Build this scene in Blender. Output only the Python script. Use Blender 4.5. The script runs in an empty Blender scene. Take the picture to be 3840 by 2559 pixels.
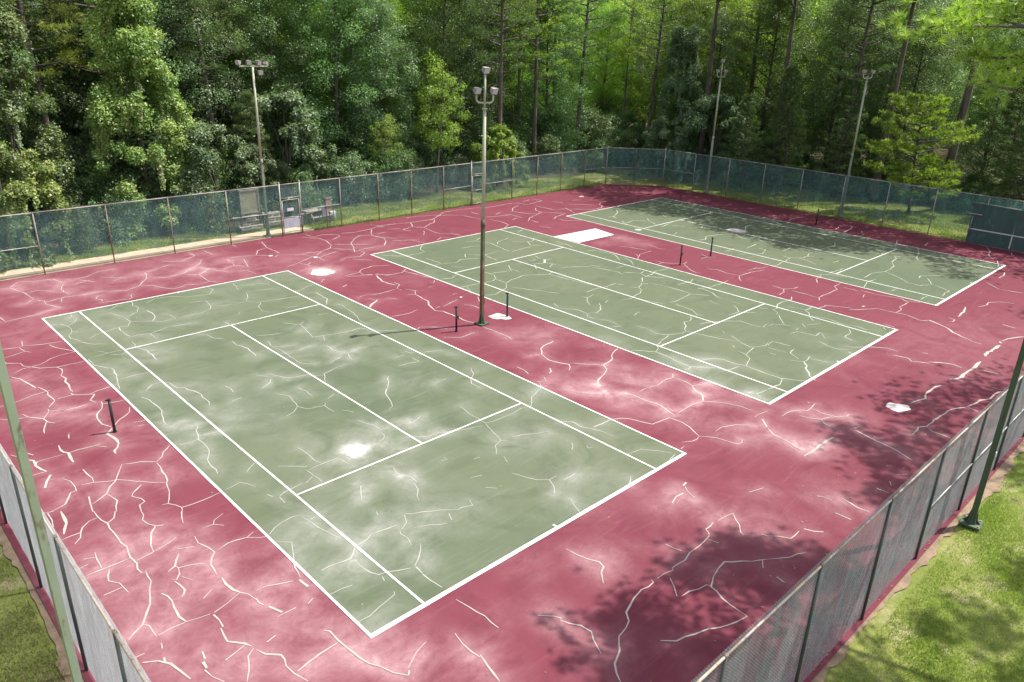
import bpy, math, random
import numpy as np
from mathutils import Vector, Matrix
R_ = math.radians
random.seed(7); rng = np.random.default_rng(7)
S = bpy.context.scene
COL = S.collection
# ------------------------------------------------ camera, sky, sun, exposure
cam = bpy.data.cameras.new('camera'); cam.sensor_width = 36; cam.lens = 26.54; cam.clip_start = .1; cam.clip_end = 2000
co = bpy.data.objects.new('camera', cam); COL.objects.link(co)
co.location = (-6.3574, -34.074, 11.2354); co.rotation_euler = (1.1885, -.0284, -.762); S.camera = co
SUN = Vector((.913*math.cos(R_(62)), -.408*math.cos(R_(62)), math.sin(R_(62))))
w = bpy.data.worlds.new('World'); S.world = w; w.use_nodes = True
nt = w.node_tree; bg = nt.nodes['Background']
sk = nt.nodes.new('ShaderNodeTexSky'); sk.sky_type = 'NISHITA'; sk.sun_disc = False
sk.sun_elevation = R_(62); sk.sun_rotation = R_(114); sk.air_density = 1.0; sk.dust_density = 2.5; sk.ozone_density = 1.0
hz = nt.nodes.new('ShaderNodeHueSaturation'); hz.inputs['Saturation'].default_value = .5   # hazy summer sky
nt.links.new(sk.outputs[0], hz.inputs['Color']); nt.links.new(hz.outputs[0], bg.inputs[0]); bg.inputs[1].default_value = .15
sl = bpy.data.lights.new('sun', 'SUN'); sl.energy = 4.8; sl.angle = R_(.53); sl.color = (1, .955, .88)
so = bpy.data.objects.new('sun', sl); COL.objects.link(so); so.rotation_euler = SUN.to_track_quat('Z', 'Y').to_euler()
S.view_settings.view_transform = 'Standard'; S.view_settings.look = 'None'; S.view_settings.exposure = 0.86
S.view_settings.gamma = 1; S.view_settings.use_curve_mapping = False
S.cycles.max_bounces = 6; S.cycles.transparent_max_bounces = 24; S.cycles.diffuse_bounces = 3; S.cycles.glossy_bounces = 2; S.cycles.transmission_bounces = 3

# ------------------------------------------------ materials
class NG:
    def __init__(s, name):
        s.m = bpy.data.materials.new(name); s.m.use_nodes = True; s.t = s.m.node_tree
        s.b = s.t.nodes['Principled BSDF']; s.out = s.t.nodes['Material Output']
    def n(s, typ, **kw):
        x = s.t.nodes.new(typ)
        for k, v in kw.items():
            if k[0] == '_': x.inputs[int(k[1:])].default_value = v
            else: setattr(x, k, v)
        return x
    def l(s, a, b): s.t.links.new(a, b)
    def coord(s, scale=(1, 1, 1), obj=True):
        c = s.n('ShaderNodeTexCoord') if obj else s.n('ShaderNodeNewGeometry')
        m = s.n('ShaderNodeMapping'); m.inputs['Scale'].default_value = scale
        s.l(c.outputs['Object' if obj else 'Position'], m.inputs[0]); return m.outputs[0]
    def noise(s, scale, detail=4, rough=.55, vec=None, dist=0):
        x = s.n('ShaderNodeTexNoise'); x.inputs['Scale'].default_value = scale; x.inputs['Detail'].default_value = detail
        x.inputs['Roughness'].default_value = rough; x.inputs['Distortion'].default_value = dist
        if vec is not None: s.l(vec, x.inputs['Vector'])
        return x.outputs[0]
    def rng(s, v, a, b, c=0., d=1.):
        x = s.n('ShaderNodeMapRange'); x.inputs[1].default_value = a; x.inputs[2].default_value = b
        x.inputs[3].default_value = c; x.inputs[4].default_value = d; s.l(v, x.inputs[0]); return x.outputs[0]
    def math(s, op, a, b):
        x = s.n('ShaderNodeMath', operation=op)
        for i, v in enumerate((a, b)):
            if isinstance(v, (int, float)): x.inputs[i].default_value = v
            else: s.l(v, x.inputs[i])
        return x.outputs[0]
    def mix(s, f, a, b, mode='MIX'):
        x = s.n('ShaderNodeMix', data_type='RGBA', blend_type=mode)
        for sock, v in ((x.inputs[0], f), (x.inputs[6], a), (x.inputs[7], b)):
            if isinstance(v, tuple): sock.default_value = (*v, 1)
            elif isinstance(v, (int, float)): sock.default_value = v
            else: s.l(v, sock)
        return x.outputs[2]
    def attr(s, name): return s.n('ShaderNodeAttribute', attribute_name=name).outputs['Fac']
    def bump(s, h, strength, dist=.02):
        x = s.n('ShaderNodeBump'); x.inputs['Strength'].default_value = strength; x.inputs['Distance'].default_value = dist
        s.l(h, x.inputs['Height']); s.l(x.outputs[0], s.b.inputs['Normal'])
    def fin(s, col=None, rough=.6, metal=0, spec=.5):
        if col is not None:
            if isinstance(col, tuple): s.b.inputs['Base Color'].default_value = (*col, 1)
            else: s.l(col, s.b.inputs['Base Color'])
        s.b.inputs['Roughness'].default_value = rough; s.b.inputs['Metallic'].default_value = metal
        s.b.inputs['Specular IOR Level'].default_value = spec
        return s.m

def court_mat(name, base, base2, pale, white, shift):
    g = NG(name); p = g.coord((1, 1, 1), False); ps = g.coord((1, 1, 1), False)
    big = g.noise(.12, 3, .5, p); mid = g.noise(.9, 6, .62, p, 1.2); wisp = g.noise(2.2, 7, .7, p, 2.2)
    st = g.noise(1.0, 5, .6, g.coord((.5, 5.5, 1), False), .6); fine = g.noise(45, 3, .6, ps)
    c = g.mix(g.rng(big, .35, .65), base, base2)
    dk = g.noise(.55, 4, .6, p, 1.6)
    c = g.mix(g.rng(mid, .3, .75, 0, .35), c, tuple(x*.82 for x in base)); c = g.mix(g.rng(dk, .5, .68, 0, .45), c, tuple(x*.72 for x in base))
    wv = g.attr('wear')
    f = g.math('MULTIPLY', wv, g.rng(wisp, .25, .75, .55, 1.3)); f = g.math('MULTIPLY', f, g.rng(mid, .3, .7, .6, 1.2)); f = g.math('MULTIPLY', f, g.rng(dk, .40, .68, 1.05, .45))
    c = g.mix(g.rng(f, .05, .95, 0, .95), c, pale)
    c = g.mix(g.rng(f, 1.0, 2.1), c, white)
    c = g.mix(g.rng(st, .56, .75, 0, .16 + shift), c, pale)
    sp = g.noise(9, 4, .7, p, .5)
    c = g.mix(g.math('MULTIPLY', g.rng(sp, .62, .72, 0, .5), g.rng(wv, .1, .5, .0, 1)), c, tuple(x*.6 for x in base))
    c = g.mix(g.rng(fine, .3, .7, 0, .22), c, tuple(x*.6 for x in base))
    h = g.math('ADD', g.noise(260, 2, .5, ps), g.math('MULTIPLY', g.noise(14, 3, .5, p), .6))
    g.bump(h, .3, .004)
    return g.fin(c, .85, 0, .14)
M = {}
M['red'] = court_mat('red_court_paint', (.128, .028, .042), (.150, .038, .053), (.280, .155, .168), (.44, .37, .37), .0)
M['green'] = court_mat('green_court_paint', (.081, .103, .062), (.106, .120, .075), (.205, .212, .180), (.46, .435, .415), .04)
def patina(name, a, b, sc=6, lo=.4, hi=.65, rough=.5, metal=0, c3=None, s3=20, stretch=(1, 1, .3)):
    K = .76; a, b = tuple(x*K for x in a), tuple(x*K for x in b); c3 = c3 and tuple(x*K for x in c3)
    g = NG(name); p = g.coord(stretch, False)
    c = g.mix(g.rng(g.noise(sc, 5, .6, p), lo, hi), a, b)
    if c3: c = g.mix(g.rng(g.noise(s3, 4, .7, p), .55, .68), c, c3)
    return g.fin(c, rough, metal)
M['line'] = patina('white_line_paint', (.80, .80, .78), (.72, .72, .69), 3, .4, .7, .7, c3=(.34, .35, .31), s3=7, stretch=(1, 1, 1))
M['filler'] = patina('crack_filler', (.40, .33, .30), (.47, .41, .375), 2, .4, .6, .75, c3=(.34, .27, .235), s3=6, stretch=(1, 1, 1))
M['filler_worn'] = patina('worn_crack_filler', (.33, .335, .285), (.40, .40, .35), 2, .4, .6, .75, c3=(.25, .265, .215), s3=6, stretch=(1, 1, 1))
M['filler_green'] = patina('crack_filler_on_green', (.35, .365, .29), (.42, .43, .36), 2, .4, .6, .75, c3=(.30, .32, .25), s3=6, stretch=(1, 1, 1))
M['patch'] = patina('white_patch', (.58, .54, .52), (.44, .37, .36), 2.5, .4, .7, .75, stretch=(1, 1, 1))
M['galv'] = patina('galvanised_steel', (.42, .42, .41), (.30, .30, .30), 8, .4, .7, .45, .3, (.30, .20, .13), 4)
M['rusty'] = patina('rusty_steel', (.34, .30, .27), (.20, .11, .07), 2.2, .42, .55, .7, .1, (.42, .38, .34), 12)
M['rustrail'] = patina('weathered_rail', (.42, .34, .26), (.48, .45, .42), 2.5, .42, .6, .6, .1, (.27, .16, .10), 9)
M['darkpost'] = patina('dark_green_post', (.055, .075, .07), (.09, .11, .10), 5, .4, .6, .5, .1)
M['wire'] = patina('chain_link_wire', (.58, .60, .62), (.45, .47, .48), 9, .4, .6, .45, .4)
M['wirebright'] = patina('bright_chain_link_wire', (.56, .57, .58), (.42, .43, .44), 9, .4, .6, .45, .3)
M['wiredark'] = patina('coated_wire', (.26, .30, .33), (.38, .40, .46), 9, .4, .6, .45, .1)
M['pole'] = patina('pale_green_pole_paint', (.24, .29, .20), (.29, .34, .25), 2, .4, .6, .5, .0, (.14, .09, .05), 7)
M['polerust'] = patina('rusted_pole_paint', (.07, .11, .06), (.16, .085, .045), 1.4, .44, .52, .6, .0, (.20, .22, .13), 5)
M['paleupper'] = patina('cream_pole_paint', (.42, .42, .30), (.50, .50, .40), 2, .4, .6, .5)
M['darkpole'] = patina('green_pole_paint_stained', (.05, .085, .05), (.075, .12, .07), 2.5, .4, .6, .5, .0, (.10, .055, .035), 4)
M['lamp'] = patina('lamp_housing', (.34, .28, .29), (.44, .38, .39), 6, .4, .6, .45, .2)
M['lens'] = patina('lamp_glass', (.55, .55, .58), (.62, .60, .62), 5, .4, .6, .12)
M['black'] = patina('black_net_post_paint', (.012, .016, .014), (.025, .03, .025), 6, .4, .6, .35)
M['concrete'] = patina('walk_concrete', (.50, .38, .27), (.58, .46, .33), 1.2, .4, .6, .9, 0, (.42, .32, .22), 14, (1, 1, 1))
M['dirt'] = patina('bare_dirt', (.20, .14, .09), (.30, .21, .14), 3, .4, .6, .95, 0, (.12, .09, .05), 12, (1, 1, 1))
M['board'] = patina('green_practice_board', (.035, .085, .075), (.05, .105, .10), 1.5, .4, .6, .6, 0, (.09, .16, .15), 4)
M['white'] = patina('white_paint', (.74, .74, .76), (.66, .66, .68), 4, .4, .6, .5)
M['wood'] = patina('weathered_grey_wood', (.36, .31, .25), (.46, .42, .36), 5, .4, .6, .8, 0, (.25, .2, .15), 14)
M['tan'] = patina('sun_bleached_panel', (.36, .34, .20), (.44, .42, .28), 2, .4, .6, .8, 0, (.28, .27, .15), 6, (1, 1, 1))
M['boxpaint'] = patina('tan_box_paint', (.30, .25, .20), (.36, .30, .25), 4, .4, .6, .6)
M['sheet'] = patina('grey_sheet', (.40, .43, .50), (.52, .54, .60), 4, .4, .6, .5)
M['barkpine'] = patina('pine_bark', (.155, .125, .105), (.085, .07, .06), 2.6, .4, .6, .95, 0, (.25, .20, .165), 6)
M['bark'] = patina('dark_bark', (.075, .06, .045), (.11, .095, .075), 3, .4, .6, .95, 0, (.16, .15, .12), 7)
M['barkpale'] = patina('pale_bark', (.24, .22, .18), (.14, .12, .10), 3, .4, .6, .95)

def leaf_mat(name, a, b, hi, rough=.42, trans=.3, spec=.5, tcol=None):
    g = NG(name); t = g.attr('tint')
    c = g.mix(g.rng(t, 0, .8), a, b); c = g.mix(g.rng(t, .70, .95), c, hi)  # palest leaves turn towards hi: glints painted into the leaf colour
    oi = g.n('ShaderNodeObjectInfo')
    hs = g.n('ShaderNodeHueSaturation'); g.l(c, hs.inputs['Color'])
    g.l(g.rng(oi.outputs['Random'], 0, 1, .475, .52), hs.inputs['Hue']); g.l(g.rng(oi.outputs['Random'], 0, 1, .75, 1.25), hs.inputs['Value'])
    pos = g.n('ShaderNodeNewGeometry')
    big = g.noise(.35, 2, .5, pos.outputs['Position'])
    c = g.mix(g.rng(big, .35, .65, 0, .30), hs.outputs[0], (.05, .09, .04))
    g.fin(c, rough, 0, spec)
    tr = g.n('ShaderNodeBsdfTranslucent'); mx = g.n('ShaderNodeMixShader')
    tc = g.mix(1.0, c, tcol or (1.5, 1.7, .6), 'MULTIPLY'); g.l(tc, tr.inputs[0])
    mx.inputs[0].default_value = trans
    g.l(g.b.outputs[0], mx.inputs[1]); g.l(tr.outputs[0], mx.inputs[2]); g.l(mx.outputs[0], g.out.inputs[0])
    return g.m
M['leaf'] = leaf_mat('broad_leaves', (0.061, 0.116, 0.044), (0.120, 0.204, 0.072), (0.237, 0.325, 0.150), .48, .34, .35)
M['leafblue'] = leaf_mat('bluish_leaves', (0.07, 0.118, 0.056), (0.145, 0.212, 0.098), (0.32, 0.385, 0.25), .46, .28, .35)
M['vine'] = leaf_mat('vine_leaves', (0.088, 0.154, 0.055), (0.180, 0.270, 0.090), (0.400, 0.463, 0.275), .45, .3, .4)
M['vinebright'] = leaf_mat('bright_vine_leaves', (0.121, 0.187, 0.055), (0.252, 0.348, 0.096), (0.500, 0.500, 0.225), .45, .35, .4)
M['bright'] = leaf_mat('sunny_leaves', (0.143, 0.242, 0.033), (0.252, 0.372, 0.060), (0.400, 0.500, 0.150), .42, .5)  # sunlit and backlit look of the crowns put into a lighter colour
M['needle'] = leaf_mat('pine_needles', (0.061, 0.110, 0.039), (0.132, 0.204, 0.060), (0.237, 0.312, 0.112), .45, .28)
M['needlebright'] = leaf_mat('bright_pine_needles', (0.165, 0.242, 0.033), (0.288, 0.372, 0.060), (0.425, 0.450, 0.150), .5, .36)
M['grass'] = leaf_mat('grass_blades', (.15, .22, .03), (.25, .32, .05), (.42, .38, .20), .6, .35)
def ground_mat():
    g = NG('lawn_ground'); p = g.coord((1, 1, 1), False)
    c = g.mix(g.rng(g.noise(.35, 5, .6, p), .35, .65), (.12, .16, .03), (.20, .22, .055))
    c = g.mix(g.rng(g.noise(.8, 6, .7, p), .53, .68), c, (.36, .29, .19))
    c = g.mix(g.rng(g.noise(9, 4, .7, p), .35, .7, 0, .5), c, (.09, .11, .03))
    g.bump(g.noise(30, 4, .7, p), .7, .05); return g.fin(c, .95, 0, .2)
M['lawn'] = ground_mat()
M['drygrass'] = leaf_mat('dry_grass_blades', (.13, .15, .035), (.24, .22, .09), (.42, .36, .22), .7, .25)
def litter():
    g = NG('leaf_litter'); p = g.coord((1, 1, 1), False)
    c = g.mix(g.rng(g.noise(1.5, 6, .7, p), .35, .65), (.045, .045, .02), (.10, .075, .04))
    c = g.mix(g.rng(g.noise(.5, 4, .6, p), .5, .6), c, (.04, .07, .02))
    g.bump(g.noise(20, 4, .7, p), .8, .08); return g.fin(c, .95, 0, .2)
M['litter'] = litter()
def screen_mat(name, a, b, opac, streak=.25):
    g = NG(name); p = g.coord((1, 1, 1), False)
    n1 = g.noise(1.2, 4, .6, g.coord((2.2, 2.2, .35), False), .8); n2 = g.noise(30, 3, .7, p)
    c = g.mix(g.rng(n1, .35, .65), a, b)
    g.fin(c, .8, 0, .2)
    tl = g.n('ShaderNodeBsdfTranslucent'); g.l(c, tl.inputs[0]); m1 = g.n('ShaderNodeMixShader', _0=.45)
    g.l(g.b.outputs[0], m1.inputs[1]); g.l(tl.outputs[0], m1.inputs[2])
    tr = g.n('ShaderNodeBsdfTransparent'); m2 = g.n('ShaderNodeMixShader')
    f = g.math('ADD', g.rng(n1, .3, .7, opac - streak*.5, opac + streak*.5), g.rng(n2, .3, .7, -.15, .15))
    g.l(f, m2.inputs[0]); g.l(tr.outputs[0], m2.inputs[1]); g.l(m1.outputs[0], m2.inputs[2]); g.l(m2.outputs[0], g.out.inputs[0])
    return g.m
M['scr_far'] = screen_mat('teal_windscreen', (.05, .22, .20), (.10, .28, .27), .36)
M['scr_right'] = screen_mat('dark_teal_windscreen', (.03, .18, .155), (.08, .24, .22), .36)  # deeper copy of the far screen, with its shade put into the colour
M['scr_near'] = screen_mat('faded_aqua_windscreen', (.34, .44, .44), (.05, .46, .38), .20, .50)
M['scr_left'] = screen_mat('faded_grey_windscreen', (.38, .48, .50), (.48, .50, .53), .48, .4)

# ------------------------------------------------ mesh helpers
def tag(o, label=None, cat=None, group=None, kind=None):
    if label: o['label'] = label
    if cat: o['category'] = cat
    if group: o['group'] = group
    if kind: o['kind'] = kind
    return o
def link(name, me, mat=None, parent=None):
    o = bpy.data.objects.new(name, me); COL.objects.link(o)
    if mat is not None and me is not None: me.materials.append(mat)
    if parent is not None: o.parent = parent
    return o
def np_mesh(name, V, F, tint=None, tname='tint', smooth=False):
    me = bpy.data.meshes.new(name); V = np.asarray(V, np.float32); F = np.asarray(F, np.int32)
    k = F.shape[1]; me.vertices.add(len(V)); me.vertices.foreach_set('co', V.ravel())
    me.loops.add(F.size); me.loops.foreach_set('vertex_index', F.ravel())
    me.polygons.add(len(F)); me.polygons.foreach_set('loop_start', np.arange(0, F.size, k, dtype=np.int32))
    me.polygons.foreach_set('loop_total', np.full(len(F), k, np.int32))
    if smooth: me.polygons.foreach_set('use_smooth', np.ones(len(F), bool))
    me.update(calc_edges=True)
    if tint is not None:
        a = me.attributes.new(tname, 'FLOAT', 'POINT'); a.data.foreach_set('value', np.asarray(tint, np.float32))
    return me
class MB:
    def __init__(s): s.v = []; s.f = []
    def add(s, vs, fs):
        b = len(s.v); s.v += [tuple(x) for x in vs]; s.f += [tuple(b+i for i in q) for q in fs]; return s
    def box(s, c, d, rz=0, tilt=None):
        m = Matrix.Rotation(rz, 3, 'Z')
        if tilt: m = m @ Matrix.Rotation(tilt[0], 3, 'X') @ Matrix.Rotation(tilt[1], 3, 'Y')
        vs = [Vector(c) + m @ Vector((x*d[0]/2, y*d[1]/2, z*d[2]/2)) for x in (-1, 1) for y in (-1, 1) for z in (-1, 1)]
        return s.add(vs, [(0, 1, 3, 2), (4, 6, 7, 5), (0, 4, 5, 1), (2, 3, 7, 6), (0, 2, 6, 4), (1, 5, 7, 3)])
    def tube(s, pts, r, n=8, cap=True, rot=0):
        pts = [Vector(p) for p in pts]; rr = r if isinstance(r, (list, tuple)) else [r]*len(pts)
        u = None; rings = []
        for i, p in enumerate(pts):
            t = (pts[min(i+1, len(pts)-1)] - pts[max(i-1, 0)]).normalized()
            if u is None:
                u = Vector((1, 0, 0)) if abs(t.x) < .8 else Vector((0, 1, 0))
            u = (u - t*u.dot(t)).normalized(); v = t.cross(u)
            rings.append([p + (u*math.cos(a) + v*math.sin(a))*rr[i] for a in [rot + 2*math.pi*k/n for k in range(n)]])
        vs = [q for ring in rings for q in ring]; fs = []
        for i in range(len(pts)-1):
            for k in range(n): fs.append((i*n+k, i*n+(k+1) % n, (i+1)*n+(k+1) % n, (i+1)*n+k))
        if cap: fs.append(tuple(range(n-1, -1, -1))); fs.append(tuple((len(pts)-1)*n+k for k in range(n)))
        return s.add(vs, fs)
    def mesh(s, name, smooth=False):
        me = bpy.data.meshes.new(name); me.from_pydata(s.v, [], s.f)
        if smooth: me.polygons.foreach_set('use_smooth', [len(p.vertices) == 4 for p in me.polygons])
        me.update(); return me
    def obj(s, name, mat, parent=None, smooth=False): return link(name, s.mesh(name, smooth), mat, parent)
def empty(name, loc=(0, 0, 0)):
    o = bpy.data.objects.new(name, None); COL.objects.link(o); o.location = loc; o.empty_display_size = .3; return o
def copy_obj(o, parent=None):
    c = o.copy(); COL.objects.link(c); c.parent = parent; return c
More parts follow.
